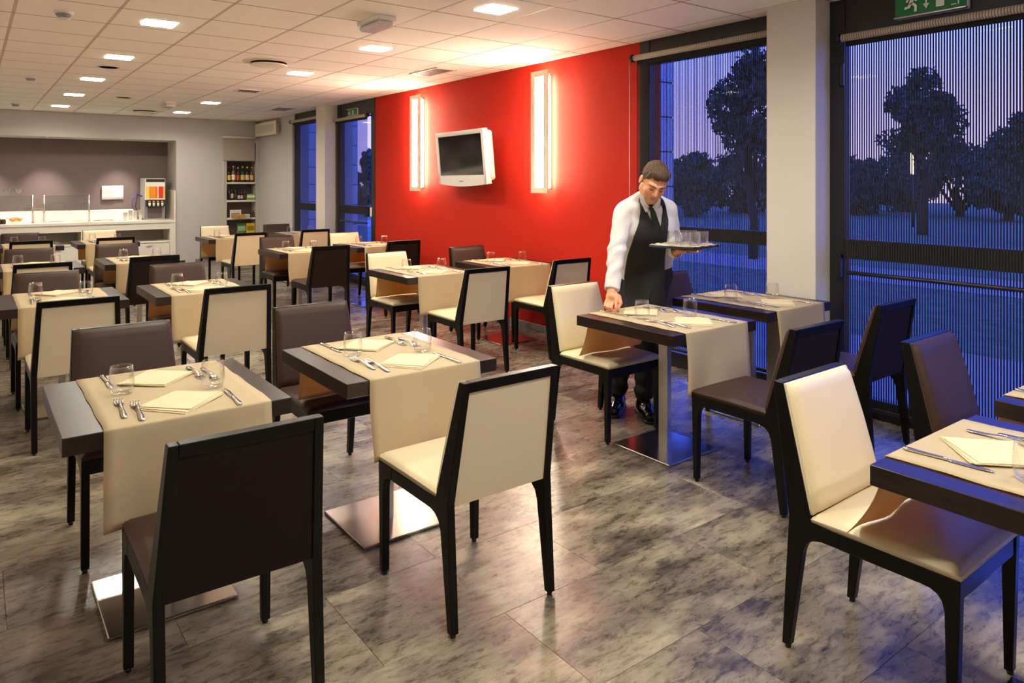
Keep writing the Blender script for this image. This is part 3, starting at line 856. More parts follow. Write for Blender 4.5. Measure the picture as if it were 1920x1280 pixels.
for k, (lab, bc_, lc_, cc_) in enumerate(specs):
    h = (0.29, 0.31, 0.285, 0.305, 0.30, 0.30)[k]; rr_ = (0.034, 0.037, 0.033, 0.040, 0.038, 0.033)[k]
    bottle(lab, 3.975+0.086*k, YB+0.06, 1.488, h, rr_, G('spirit_glass', bc_), G('bottle_label', lc_, 0.6), G('bottle_cap', cc_, 0.4))
dk = G('dark_glass', (24, 18, 16))
for k, (x, h, l, d) in enumerate(((3.985, 0.24, (30, 26, 24), 'first'), (4.035, 0.27, (200, 186, 150), 'second'), (4.10, 0.26, (60, 46, 36), 'third'), (4.165, 0.20, (206, 190, 180), 'fourth'), (4.215, 0.20, (200, 180, 172), 'fifth'), (4.275, 0.21, (90, 60, 50), 'sixth'))):
    bottle('dark wine bottle on the middle shelf, %s from the left' % d, x, YB+0.06, 1.143, h, 0.027, dk, G('wine_label', l, 0.6), dk)
o = MB().box(-0.075, 0.075, -0.04, 0.04, 0, 0.115, bev=0.003).build('green_box', G('green_carton', (120, 170, 70), 0.5), None, (4.378, YB+0.045, 1.143)); tag(o, 'green and white tea carton beside the wine bottles', 'box')
o['label'] = 'small green carton beside the wine bottles on the shelf'
MB().box(-0.074, 0.074, -0.0412, -0.0402, 0.045, 0.09).build('white_stripe', M['whiteplastic'], o)
# third shelf
o = MB().box(-0.105, 0.105, -0.004, 0.004, 0, 0.15).build('card', M['whiteplastic'], None, (4.105, YB+0.08, 0.806)); tag(o, 'white display card standing behind the two baskets', 'card')
MB().box(-0.08, 0.08, -0.0052, -0.0042, 0.06, 0.09).build('printed_band', M['greyplastic'], o)
for lab, x in (('small yellow wicker basket on the third shelf, left', 4.065), ('small yellow wicker basket on the third shelf, right', 4.185)):
    o = MB().prism([(-0.05, 0), (0.05, 0), (0.062, 0.06), (-0.062, 0.06)], 'y', -0.05, 0.05).build('basket', simple('wicker', lin(206, 160, 84), 0.8, nscale=80, nstr=0.6, ndist=0.003), None, (x, YB-0.02, 0.806)); tag(o, lab, 'basket')
    for t in (0.02, 0.04):
        MB().box(-0.058, 0.058, -0.054, -0.050, t, t+0.008).build('weave_band', M['cereal'], o)
o = MB().box(-0.045, 0.045, -0.03, 0.03, 0, 0.065, bev=0.003).build('carton', M['whiteplastic'], None, (4.29, YB-0.03, 0.806)); tag(o, 'small white carton right of the baskets', 'box')
MB().box(-0.04, 0.04, -0.0312, -0.0302, 0.02, 0.04).build('printed_band', M['greyplastic'], o)
for x, d in ((4.375, 'left'), (4.425, 'right')):
    bottle('short dark bottle at the right end of third shelf, %s one' % d, x, YB+0.02, 0.806, 0.145, 0.022, G('brown_glass', (70, 34, 26)), G('tiny_label', (90, 50, 40), 0.6), dk)
# magazines on lowest visible shelf
def book(lab, x, col, col2, w=0.15, h=0.23):
    b = thing('magazine', lab, 'magazine', (x, YB+0.02, 0.436))
    MB().box(-w/2, w/2, -0.008, 0.008, 0, h, bev=0.002).build('cover', simple('magazine_cover', lin(*col), 0.4), b)
    MB().box(-w*0.42, w*0.42, -0.0092, -0.0082, h*0.45, h*0.8).build('cover_picture', simple('magazine_picture', lin(*col2), 0.4), b)
    MB().box(-w*0.42, w*0.42, -0.0092, -0.0082, h*0.06, h*0.2).build('cover_stripe', M['whiteplastic'], b)
book('green covered magazine standing on the lower shelf', 4.20, (60, 110, 60), (160, 190, 130), 0.17, 0.26)
book('yellow covered magazine standing on the lower shelf', 4.37, (230, 196, 40), (150, 120, 40), 0.16, 0.26)

# ================================================================== FURNITURE
def chair_meshes():
    D = {}
    HW = 0.22
    def taper(m):
        out = []
        for x, y, z in m.v:
            k = 1 - max(0.0, z-0.44)/0.40*0.10
            out.append((x*k, y, z))
        m.v = out
        return m
    def arc(cx, cy, r, a0, a1, n=5):
        return [(cx + r*math.cos(math.radians(a0+(a1-a0)*i/n)), cy + r*math.sin(math.radians(a0+(a1-a0)*i/n))) for i in range(n+1)]
    # front leg profile (y,z): straight outside, haunch inside
    fp = [(0.252, 0.012), (0.258, 0.43), (0.145, 0.43), (0.145, 0.383)] + arc(0.160, 0.338, 0.045, 90, 0, 5) + [(0.214, 0.012)]
    fp = [(0.247, 0.012), (0.257, 0.428), (0.150, 0.428), (0.150, 0.382), (0.180, 0.380), (0.199, 0.372), (0.211, 0.356), (0.217, 0.330), (0.223, 0.012)]
    rp = [(-0.260, 0.012), (-0.236, 0.425), (-0.304, 0.835), (-0.270, 0.835), (-0.160, 0.432), (-0.075, 0.428), (-0.075, 0.382), (-0.130, 0.381), (-0.158, 0.373), (-0.178, 0.356), (-0.190, 0.325), (-0.234, 0.012)]
    for s, k in ((-1, 'L'), (1, 'R')):
        a, b = (s*HW, s*(HW-0.029)) if s > 0 else (s*HW, s*(HW-0.029))
        D['leg_front'+k] = ('leg', MB().prism(fp, 'x', min(a, b), max(a, b)))
        D['leg_rear'+k] = ('leg', taper(MB().prism(rp, 'x', min(a, b), max(a, b))))
        D['rail'+k] = ('side_rail', MB().box(min(a, b)+0.001, max(a, b)-0.001, -0.077, 0.152, 0.3805, 0.4275))
        for q, yy in (('f', 0.2355), ('r', -0.2465)):
            D['glide'+k+q] = ('foot_glide', MB().lathe([(0.009, 0.0), (0.0105, 0.013)], 10, c=(s*(HW-0.0145), yy, 0)))
    D['front_rail'] = ('front_rail', MB().box(-HW+0.042, HW-0.029, 0.222, 0.254, 0.372, 0.427))
    D['rear_rail'] = ('rear_rail', MB().box(-HW+0.042, HW-0.029, -0.190, -0.165, 0.409, 0.427))
    # top rail between posts
    k = 1 - 0.385/0.40*0.10
    D['top_rail'] = ('top_rail', taper(MB().prism([(-0.2985, 0.800), (-0.3045, 0.8355), (-0.2695, 0.8355), (-0.263, 0.800)], 'x', -HW+0.0285, HW-0.0285)))
    # seat cushion: rounded slab, slightly crowned
    P = []
    nx, ny = 13, 13
    def seat_pt(u, v, top):
        # u,v in -1..1
        x = u*(HW-0.002); y = 0.047 + v*0.211
        e = max(abs(u), abs(v))
        edge = max(0, (e-0.86)/0.14)
        z = 0.4635 - 0.006*(u*u+v*v)*0.5 - 0.017*edge**2.4
        return (x, y, z if top else 0.429)
    us = [-1, -0.97, -0.92, -0.85, -0.5, 0, 0.5, 0.85, 0.92, 0.97, 1]
    top = [[seat_pt(u, v, True) for v in us] for u in us]
    m = MB().grid([r[::1] for r in top][::1])
    n = len(us)
    m.f = [f[::-1] for f in m.f] if False else m.f
    ring = [(0, j) for j in range(n)] + [(i, n-1) for i in range(1, n)] + [(n-1, j) for j in range(n-2, -1, -1)] + [(i, 0) for i in range(n-2, 0, -1)]
    V = [top[i][j] for i, j in ring]; Bt = [(p[0], p[1], 0.4285) for p in V]
    L = len(V)
    m.add(V+Bt, [(i, (i+1) % L, L+(i+1) % L, L+i) for i in range(L)] + [tuple(range(L, 2*L))], True)
    D['seat'] = ('seat', m)
    # backrest pad on the front of the posts, follows the slope from (y-.160,z.445) to (-.262,.83)
    def pad(front, wx, z0, z1, th, rec=False):
        m = MB(); rows = []
        zs_ = [0, 0.03, 0.10, 0.3, 0.6, 0.9, 0.96, 0.985, 1.0]
        for t in zs_:
            z = z0 + (z1-z0)*t
            yb = -0.160 - (z-0.432)/(0.835-0.432)*0.110
            kx = (1 - max(0.0, z-0.44)/0.40*0.10)*wx
            row_ = []
            for u in us:
                eu = max(0, (abs(u)-0.85)/0.15); et = max(0, (abs(2*t-1)-0.90)/0.10)
                bulge = th*(1 - 0.75*min(1, eu**2.2 + et**2.2))
                row_.append((u*kx, yb + 0.001 + bulge + 0.006*math.sin(math.pi*t), z))
            rows.append(row_)
        m.grid(rows)
        n_, w_ = len(rows), len(us)
        ring = [(0, j) for j in range(w_)] + [(i, w_-1) for i in range(1, n_)] + [(n_-1, j) for j in range(w_-2, -1, -1)] + [(i, 0) for i in range(n_-2, 0, -1)]
        V = [rows[i][j] for i, j in ring]
        Bk = [(p[0], -0.160 - (p[2]-0.432)/(0.835-0.432)*0.110 + 0.0005, p[2]) for p in V]
        L = len(V)
        m.add(V+Bk, [(L+i, L+(i+1) % L, (i+1) % L, i) for i in range(L)] + [tuple(range(L, 2*L))], True)
        return m
    D['backrest'] = ('backrest', pad(True, HW-0.004, 0.452, 0.832, 0.026))
    # rear upholstered panel, recessed behind the frame
    m = MB()
    a = [(-0.214, 0.405), (-0.262, 0.7925), (-0.255, 0.7925), (-0.205, 0.405)]
    a = [(-0.2270, 0.412), (-0.2285, 0.420), (-0.2905, 0.801), (-0.2825, 0.801), (-0.2205, 0.420), (-0.2190, 0.412)]
    taper(m.prism(a, 'x', -HW+0.0285, HW-0.0285))
    D['back_panel'] = ('back_panel', m)
    return D
CH = chair_meshes()
def chair_proto(kind):
    pad, back = (M['cream'], M['creamcloth']) if kind == 'cream' else (M['brown'], M['browncloth'])
    r = thing('dining_chair', 'x', 'chair')
    legs = {}
    for k, (nm, m) in CH.items():
        mat = M['frame']
        if nm in ('seat', 'backrest'): mat = pad
        if nm == 'back_panel': mat = back
        if nm == 'foot_glide': continue
        o = link(nm, m.mesh(nm, mat), r, None, 0.003 if mat is M['frame'] else 0)
        if nm == 'leg': legs[k] = o
    for k, (nm, m) in CH.items():
        if nm == 'foot_glide':
            par = legs['leg_' + ('front' if k.endswith('f') else 'rear') + k[5]]
            link(nm, m.mesh(nm, M['black']), par)
    return r
proto = {}
chair_n = {'cream': 0, 'brown': 0}
def place_chair(kind, x, y, rz, label):
    full = ('cream leather dining chair with black frame, ' if kind == 'cream' else 'dark brown leather dining chair, ') + label
    grp = 'cream dining chairs' if kind == 'cream' else 'dark brown dining chairs'
    if kind not in proto:
        proto[kind] = chair_proto(kind); o = proto[kind]
        o.location = (x, y, 0); o.rotation_euler = (0, 0, rz); o['label'] = full; o['group'] = grp
    else:
        o = copy_tree(proto[kind], full, (x, y, 0), rz, grp)
    return o

TH, TWX, TWY = 0.725, 0.345, 0.352
def table_proto():
    r = thing('dining_table', 'x', 'table')
    MB().box(-TWX, TWX, -TWY, TWY, TH-0.056, TH, bev=0.002).build('tabletop', M['table'], r)
    MB().box(-0.019, 0.019, -0.031, 0.031, 0.012, TH-0.062, bev=0.002).build('column', M['steel'], r)
    MB().box(-0.205, 0.205, -0.205, 0.205, 0.001, 0.013, bev=0.003).build('base_plate', M['basesteel'], r)
    MB().box(-0.15, 0.15, -0.15, 0.15, TH-0.064, TH-0.056).build('mounting_plate', M['black'], r)
    return r
tab0 = None

def runner_mesh(w, zf, zb, flare_b=0.0, seed=0):
    """cloth strip across the table along Y, hanging over front (-Y) and back (+Y) edges"""
    rg = np.random.default_rng(seed)
    zt = TH + 0.0022
    ph = rg.uniform(0, 6, 6)
    path = []
    def side(sg, zbot, flare):
        pts = []
        n = 12
        for i in range(n+1):
            t = i/n
            z = TH-0.004 - (TH-0.004-zbot)*t
            out = 0.0035 + 0.010*t + flare*t**2.2
            pts.append((sg*(TWY + out), z, t))
        return pts
    f = side(-1, zf, 0.0)[::-1]; b = side(1, zb, flare_b)
    corner_f = [(-(TWY+0.0028), TH-0.001, 0), (-(TWY+0.0012), TH+0.0016, 0)]
    corner_b = [((TWY+0.0012), TH+0.0016, 0), ((TWY+0.0028), TH-0.001, 0)]
    flat = [(-TWY+0.004 + (2*TWY-0.008)*i/14, zt, 0) for i in range(15)]
    prof = f + corner_f + flat + corner_b + b
    us = np.linspace(-1, 1, 17)
    P = []
    for i, (yy, zz, t) in enumerate(prof):
        row = []
        for u in us:
            x = u*w/2
            edge = abs(u)**6
            x += edge*np.sign(u)*0.0018*math.sin(9*yy*3 + ph[0]*np.sign(u) + zz*14) + np.sign(u)*edge*0.006*t*math.sin(ph[5]+3*t)
            dy = t*(0.010*math.sin(3.1*u + ph[1] + 2*t) + 0.006*math.sin(7*u + ph[2]))
            dz = 0.0
            if t == 0 and abs(yy) < TWY-0.01:
                dz = 0.0010*edge*(1+math.sin(40*yy+ph[3]))
            yy2 = yy + (dy + (0.012*t)*(1 if yy > 0 else -1) if t > 0 else 0)
            if yy < 0: yy2 = min(yy2, -TWY-0.003) if t > 0 else yy2
            elif t > 0: yy2 = max(yy2, TWY+0.003)
            row.append((float(x), float(yy2), float(zz+dz)))
        P.append(row)
    m = MB(); m.grid(P)
    return m.mesh('table_runner', M['cloth'])

# ---- tableware meshes
def strip_solid(sts, th=0.0022):
    """sts: list of (y, halfwidth, z) -> solid strip"""
    m = MB(); V = []; F = []
    for y, hw, z in sts:
        V += [(-hw, y, z), (0, y, z-0.0012*min(1, hw/0.006)), (hw, y, z), (hw*0.9, y, z+th), (0, y, z+th*1.15), (-hw*0.9, y, z+th)]
    n = len(sts)
    for i in range(n-1):
        for k in range(6):
            F.append((i*6+k, i*6+(k+1) % 6, (i+1)*6+(k+1) % 6, (i+1)*6+k))
    F.append(tuple(range(6))[::-1]); F.append(tuple(range((n-1)*6, n*6)))
    m.add(V, [f[::-1] for f in F], True)
    return m
fk = strip_solid([(-0.100, 0.0055, 0.003), (-0.09, 0.0088, 0.003), (-0.06, 0.0075, 0.005), (-0.02, 0.0040, 0.010), (0.025, 0.0032, 0.013), (0.038, 0.0065, 0.011), (0.050, 0.0122, 0.006), (0.060, 0.0135, 0.003)])
for k in range(4):
    x = -0.0111 + 0.0074*k
    t = strip_solid([(0.058, 0.0026, 0.003), (0.075, 0.0022, 0.002), (0.090, 0.0020, 0.004), (0.102, 0.0012, 0.008)], 0.0018)
    t.v = [(p[0]+x, p[1], p[2]) for p in t.v]
    fk.add(t.v, t.f, True)
fk.v = [(p[0]*1.08, p[1]*1.08, p[2]) for p in fk.v]
ME_FORK = fk.mesh('fork', M['cutlery'])
ME_KNIFE = None
kh = strip_solid([(-0.110, 0.006, 0.002), (-0.10, 0.0092, 0.0015), (-0.06, 0.0075, 0.0015), (-0.01, 0.0058, 0.002), (0.0, 0.0050, 0.002)], 0.0055)
kb = strip_solid([(0.0, 0.0055, 0.002), (0.012, 0.0085, 0.0025), (0.07, 0.0098, 0.0025), (0.098, 0.0070, 0.0025), (0.112, 0.0012, 0.0025)], 0.0016)
ME_KH = kh.mesh('knife_handle', M['cutlery']); ME_KB = kb.mesh('knife_blade', M['cutlery'])
ME_GLASS = MB().lathe([(0.0, 0.0), (0.030, 0.0005), (0.0365, 0.006), (0.0415, 0.030), (0.0420, 0.045), (0.0395, 0.075), (0.0362, 0.100), (0.0350, 0.1005), (0.0380, 0.075), (0.0402, 0.045), (0.0395, 0.030), (0.033, 0.014), (0.0, 0.012)], 26).mesh('water_glass', M['glass'])
# napkin: square folded to a kite shape, three layers
def napkin_mesh(seed):
    rg = np.random.default_rng(seed)
    m = MB()
    def layer(pts, z, lift):
        n = 6; P = []
        a, b, c, d = [Vector(p) for p in pts]
        for i in range(n+1):
            r = []
            for j in range(n+1):
                u, v = i/n, j/n
                p = a*(1-u)*(1-v) + b*u*(1-v) + c*u*v + d*(1-u)*v
                zz = z + lift*max(0, u+v-1.2) + 0.0007*math.sin(5*u+seed)*math.sin(4*v)
                r.append((p.x, p.y, zz))
            P.append(r)
        Q = [[(p[0], p[1], p[2]-0.0024) for p in r] for r in P]
        m.grid(P)
        o = MB().grid(Q); m.add(o.v, [f[::-1] for f in o.f], True)
        ring = [(0, j) for j in range(n)] + [(i, n) for i in range(n)] + [(n, j) for j in range(n, 0, -1)] + [(i, 0) for i in range(n, 0, -1)]
        V = [P[i][j] for i, j in ring]; W = [Q[i][j] for i, j in ring]; L = len(V)
        m.add(V+W, [(i, L+i, L+(i+1) % L, (i+1) % L) for i in range(L)])
    layer([(-0.142, 0.005), (-0.02, -0.142), (0.138, 0.0), (0.012, 0.142)], 0.0030, 0.004)
    layer([(-0.138, 0.012), (-0.015, -0.135), (0.142, 0.012), (0.015, 0.140)], 0.0062, 0.003)
    layer([(-0.130, 0.012), (0.0, -0.120), (0.130, 0.020), (0.012, 0.134)], 0.0092, 0.002)
    return m.mesh('napkin', M['napkin'])
ME_NAP = [napkin_mesh(s) for s in range(3)]

ZC = TH + 0.0035
# key: (cx, cy, phrase, near kind, near x,y, far kind, far x,y, detail, runner dx, seed)
TABLES = [
 ('1', 0.565, 2.845, 'the leftmost front table', 'brown', 0.59, 2.24, 'brown', 0.56, 3.40, 3),
 ('2', 1.475, 2.875, 'the middle front table', 'cream', 1.465, 2.255, 'brown', 1.45, 3.42, 3),
 ('3', 3.110, 2.705, "the waiter's table", 'brown', 3.09, 2.085, 'cream', 3.09, 3.165, 3),
 ('4', 4.030, 2.790, 'the table by the pillar', 'brown', 4.02, 2.175, 'brown', 4.03, 3.20, 3),
 ('5', 2.275, 0.615, 'the cropped right foreground table', None, 0, 0, 'cream', 2.30, 1.065, 3),
 ('6', 3.190, 0.640, 'the table at the right picture edge', None, 0, 0, 'brown', 3.23, 1.09, 3),
 ('14', 0.49, 5.57, 'the leftmost second-row table', 'cream', 0.49, 5.0, 'brown', 0.46, 5.90, 2),
 ('13', 1.33, 5.53, 'the second-row table left of centre', 'cream', 1.345, 4.99, 'brown', 1.335, 5.93, 2),
 ('7', 3.12, 5.405, 'the second-row table right of centre', 'cream', 3.155, 4.83, 'cream', 3.10, 5.765, 2),
 ('8', 4.06, 5.48, 'the second-row table at red wall', 'cream', 4.08, 4.92, 'brown', 4.03, 5.83, 2),
 ('17', 0.49, 7.79, 'the leftmost third-row table', 'cream', 0.475, 7.17, 'brown', 0.475, 8.185, 1),
 ('15', 1.345, 7.88, 'the third-row table left of centre', 'brown', 1.31, 7.25, 'brown', 1.25, 8.305, 1),
 ('9', 2.965, 7.90, 'the third-row table right of centre', 'brown', 2.955, 7.27, 'brown', 2.94, 8.28, 1),
 ('10', 3.93, 8.07, 'the third-row table by exit door', 'brown', 3.88, 7.42, 'cream', 3.885, 8.49, 1),
 ('18', 0.575, 10.48, 'the leftmost back-row table', 'cream', 0.56, 9.87, 'brown', 0.525, 10.84, 1),
 ('16', 1.40, 10.52, 'the back-row table left of centre', 'cream', 1.385, 9.92, 'cream', 1.43, 11.0, 1),
 ('12', 2.875, 10.35, 'the back-row table before corner shelves', 'cream', 2.90, 9.75, 'cream', 2.94, 11.0, 1),
 ('11', 3.95, 10.50, 'the back-row table by far window', 'cream', 3.83, 9.90, 'brown', 3.82, 10.87, 1),
]
def put(me, nm, x, y, z, rz, label, cat, group):
    o = link(nm, me, None, (x, y, z)); o.rotation_euler = (0, 0, rz)
    return tag(o, label, cat, group)
def put_knife(x, y, z, rz, label):
    r = thing('knife', label, 'knife', (x, y, z), rz, 'table knives')
    link('handle', ME_KH, r); link('blade', ME_KB, r)
    return r
for ti, (key, cx, cy, ph, kn, nx_, ny_, kf, fx_, fy_, det) in enumerate(TABLES):
    rg = random.Random(100+ti)
    lab = 'square dark wood pedestal dining table, ' + ph
    if tab0 is None:
        tab0 = table_proto(); tab0.location = (cx, cy, 0); tab0['label'] = lab; tab0['group'] = 'square dining tables'
    else:
        copy_tree(tab0, lab, (cx, cy, 0), 0, 'square dining tables')
    # chairs
    jit = lambda a: math.radians(rg.uniform(-a, a))
    if kn:
        ny_ = min(ny_, cy - TWY - 0.285)
        place_chair(kn, nx_, ny_, jit(1.0), 'near side of ' + ph)
    if kf:
        place_chair(kf, fx_, fy_, math.pi + jit(1.0), 'far side of ' + ph)
    tucked = kf and (fy_ - 0.26 < cy + TWY + 0.03)
    zb = 0.468 if tucked else 0.425
    zf = 0.42
    fl_ = {'5': 0.085, '3': 0.045}[key] if key in ('5', '3') else (0.03 if tucked else 0.0)
    ro = link('table_runner', runner_mesh(0.51, zf, zb, fl_, ti), None, (cx + (0.018 if key == '1' else 0.0), cy, 0), 0, 0.0016)
    tag(ro, 'cream cloth runner hanging over both ends of ' + ph, 'runner', 'cream table runners')
    # settings: (near, far)
    for side in (0, 1):
        sgn = 1 if side == 0 else -1
        sd = ('near' if side == 0 else 'far') + ' setting of ' + ph
        rot0 = 0.0 if side == 0 else math.pi
        j = lambda s=0.006: rg.uniform(-s, s)
        X = lambda x: cx + sgn*x + (0.012 if key in ('1',) else 0)
        Y = lambda y: cy + sgn*y
        fo = -0.034 if key == '1' and side == 0 else 0.0
        put(ME_GLASS, 'water_glass', X(0.137)+j(), Y(-0.07 if side == 0 else -0.045)+j(), ZC-0.0005, rg.uniform(0, 6), 'empty clear stemless glass, ' + sd, 'glass', 'water glasses on the tables')
        put(ME_NAP[(ti+side) % 3], 'napkin', X(0.005)+j(), Y(-0.20 if side == 0 else -0.185)+j(), ZC-0.0005, rot0 + jit(6), 'folded cream cloth napkin, ' + sd, 'napkin', 'folded napkins')
        fr_ = jit(5.5)
        if det >= 1:
            put(ME_FORK, 'fork', X(-0.172)+j(.004), Y(-0.12)+j(.008)+fo, ZC, rot0 + fr_ + jit(1.5), 'outer steel fork, ' + sd, 'fork', 'table forks')
            put(ME_FORK, 'fork', X(-0.135)+j(.004), Y(-0.185)+j(.008)+fo, ZC, rot0 + fr_ + jit(1.5) + 0.03, 'inner steel fork, ' + sd, 'fork', 'table forks')
            put_knife(X(0.160)+j(.003), Y(-0.235)+j(.008), ZC, rot0 + jit(4), 'steel table knife, ' + sd)

# ================================================================== OUTSIDE
gr = MB().box(XW+0.3, 60, -30, 60, -0.25, -0.12).build('lawn', M['grass'])
struct(gr, 'dusk lawn outside the windows')
pv = MB().box(XW+0.3, 7.2, -4, 14, -0.12, -0.06, bev=0.004).build('terrace', M['paving'])
struct(pv, 'pale paved strip along the windows')
pv2 = MB().box(11.5, 13.4, -20, 40, -0.13, -0.10).build('path', M['paving'])
struct(pv2, 'pale path across the lawn')
def wing(lab, y, x1, z1=3.4):
    r = MB().box(XW+0.1, x1, y+0.012, y+0.33, -0.1, z1).build('wall_outside', M['alu'])
    struct(r, lab)
    z = 0.22
    k = 0
    z = -0.1
    while z < z1 - 0.05:
        zt_ = min(z + 0.309, z1)
        MB().box(XW+0.1, x1, y, y+0.012, z+0.006, zt_-0.006, bev=0.002).build('cladding_panel', M['cladding'], r)
        z = zt_
    return r
wing('pale clad fin wall outside the window behind the waiter', 4.30, 5.06)
wing('pale clad fin wall outside the far window', 12.36, 5.6)
wing('pale clad fin wall outside the far exit door', 10.58, 4.92)

def tree(name, label, x, y, h, crown_r, crown_h, n_leaf, trunk_r=0.12, seed=0, leaf=0.16, lobes=9, base=None):
    rg = np.random.default_rng(seed)
    r = thing(name, label, 'tree' if 'tree' in name else 'shrub', (x, y, -0.12), 0, None)
    base = (h - crown_h) if base is None else base
    pts = [(0, 0, 0)] + [(rg.uniform(-.06, .06)*k, rg.uniform(-.06, .06)*k, (base + crown_h*0.5)*k/4) for k in range(1, 5)]
    MB().tube(pts, trunk_r, 8, taper=[trunk_r*(1-0.17*k) for k in range(5)]).build('trunk', M['bark'], r)
    # crown lobes: many small leaf clouds filling an egg-shaped crown, some breaking its outline
    cs = []
    for k in range(lobes):
        dv = rg.normal(size=3); dv /= np.linalg.norm(dv)
        q = rg.uniform(0.25, 1.0)**0.6
        zz = base + crown_h*(0.50 + 0.43*dv[2]*q)
        t = (zz-base)/crown_h
        w_ = 0.80 if t < 0.55 else 0.80*(1-0.45*(t-0.55)/0.45)
        cs.append((crown_r*w_*dv[0]*q, crown_r*w_*dv[1]*q, zz, crown_r*rg.uniform(0.20, 0.36)))
    for k in range(min(4, lobes)):
        c = cs[k]
        MB().tube([(0, 0, base*0.8+0.1), (c[0]*0.5, c[1]*0.5, (base+c[2])*0.5), (c[0], c[1], c[2])], trunk_r*0.4, 6, taper=[trunk_r*0.45, trunk_r*0.3, trunk_r*0.12]).build('branch', M['bark'], r)
    ci = rg.integers(0, lobes, n_leaf)
    C = np.array(cs)[ci]
    d = rg.normal(size=(n_leaf, 3)); d /= np.linalg.norm(d, axis=1)[:, None]
    rad = C[:, 3]*rg.uniform(0.25, 1.0, n_leaf)**0.45
    p = C[:, :3] + d*rad[:, None]*np.array([1, 1, 0.85])
    p[:, 2] = np.maximum(p[:, 2], 0.1)
    e1 = rg.normal(size=(n_leaf, 3)); e1 /= np.linalg.norm(e1, axis=1)[:, None]
    e2 = np.cross(e1, rg.normal(size=(n_leaf, 3))); e2 /= np.linalg.norm(e2, axis=1)[:, None]
    s = leaf*rg.uniform(0.6, 1.3, n_leaf)[:, None]
    V = np.stack([p-e1*s, p-e2*s*0.45, p+e1*s, p+e2*s*0.45], 1).reshape(-1, 3)
    F = np.arange(n_leaf*4).reshape(-1, 4)
    me = bpy.data.meshes.new('foliage'); me.from_pydata(V.tolist(), [], F.tolist()); me.materials.append(M['leaf'])
    o = link('foliage', me, r); o['kind'] = 'stuff'
    return r
def at_px(u, d):
    rr_ = (u-960)/FPX*d
    return d*_s + rr_*_c, d*_c - rr_*_s
def tree_px(name, label, u, d, ytop, wpx, ybase_crown, n, seed, lobes=9, leaf=0.16):
    x, y = at_px(u, d)
    zt = CAMH + (342.15-ytop)*d/FPX + 0.12
    zb = max(0.02, CAMH + (342.15-ybase_crown)*d/FPX + 0.12)
    tree(name, label, x, y, zt, wpx*d/FPX/2*0.80, zt-zb, n, 0.012*d*0.6, seed, leaf, lobes, base=zb)
tree_px('lawn_tree', 'round crowned dark tree on the lawn seen through the right blind', 1730, 22, 122, 200, 318, 6500, 21, 56, 0.10)
tree_px('lawn_tree', 'tall dark tree outside, right half of the window behind waiter', 1412, 15, 45, 250, 352, 6500, 22, 40, 0.085)
tree_px('lawn_tree', 'dark tree at the far right edge beyond the right blind', 1945, 19, 170, 210, 400, 5500, 23, 36, 0.10)
hz = ((1292, 34, 292, 170, 'low dark hedge tree behind the waiter'), (1400, 38, 276, 190, 'dark hedge tree right of the waiter window'), (1600, 36, 300, 170, 'low hedge tree left in the right blind'), (1690, 40, 282, 190, 'hedge tree below the round crowned tree'), (1800, 34, 268, 220, 'broad hedge tree right of the round crowned tree'), (1890, 30, 290, 170, 'low hedge tree near the right picture edge'), (1215, 40, 290, 170, 'hedge tree beyond the clad fin wall'), (655, 30, 300, 60, 'low tree seen left through the far exit door'), (692, 34, 262, 60, 'tree seen right through the far exit door'))
for k, (u, d, yt, w_, nm_) in enumerate(hz):
    tree_px('hedge_tree', nm_ + ', far outside', u, d, yt, w_*1.15, 406, 4200, 40+k, 26, 0.17)
# lit lamp post far outside
x, y = at_px(1711, 26)
r = thing('garden_lamp', 'thin lit garden lamp far outside in front of the round tree', 'lamp', (x, y, -0.12))
MB().lathe([(0.05, 0), (0.04, 1.9)], 8).build('post', M['alu'], r)
MB().lathe([(0.05, 1.9), (0.06, 2.0), (0.06, 2.75), (0.03, 2.8)], 10).build('lit_shade', emit('garden_lamp_light', (1.0, 0.62, 0.25), 3.0), r)

# ================================================================== WAITER (implicit surfaces turned into meshes)
def V3(u, v, d): return np.array(at_d(u, v, d))
RH_ = np.array([_c, -_s, 0.0]); FW_ = np.array([-_s, -_c, 0.0]); UP_ = np.array([0, 0, 1.0])

def cap(P, a, b, ra, rb):
    ab = b-a; t = np.clip(((P-a) @ ab)/max(1e-9, ab @ ab), 0, 1)
    return np.linalg.norm(P - a - t[..., None]*ab, axis=-1) - (ra + (rb-ra)*t)
def ell(P, c, A, r):
    q = (P-c) @ A.T if A is not None else P-c
    r = np.array(r); k0 = np.linalg.norm(q/r, axis=-1); k1 = np.linalg.norm(q/(r*r), axis=-1)
    return k0*(k0-1.0)/np.maximum(k1, 1e-9)
class Sdf:
    def __init__(self): self.p = []
    def cap(self, a, b, ra, rb=None, k=0.02, sub=False):
        a, b = np.array(a, float), np.array(b, float); rb = ra if rb is None else rb
        lo = np.minimum(a-ra, b-rb); hi = np.maximum(a+ra, b+rb)
        self.p.append((lambda P: cap(P, a, b, ra, rb), lo, hi, k, sub)); return self
    def ell(self, c, A, r, k=0.02, sub=False):
        c = np.array(c, float); m = max(r)
        self.p.append((lambda P: ell(P, c, A, r), c-m, c+m, k, sub)); return self
    def bounds(self):
        return np.min([q[1] for q in self.p if not q[4]], 0), np.max([q[2] for q in self.p if not q[4]], 0)
    def __call__(self, P):
        d = np.full(P.shape[:-1], 1.0)
        for f, lo, hi, k, sub in self.p:
            m = np.all((P > lo-0.09) & (P < hi+0.09), axis=-1)
            if not m.any(): continue
            e = f(P[m]); c = d[m]
            if sub:
                h = np.clip(0.5 - 0.5*(c+e)/k, 0, 1); d[m] = c + (-e-c)*h + k*h*(1-h)
            else:
                h = np.clip(0.5 + 0.5*(c-e)/k, 0, 1); d[m] = c*(1-h) + e*h - k*h*(1-h)
        return d
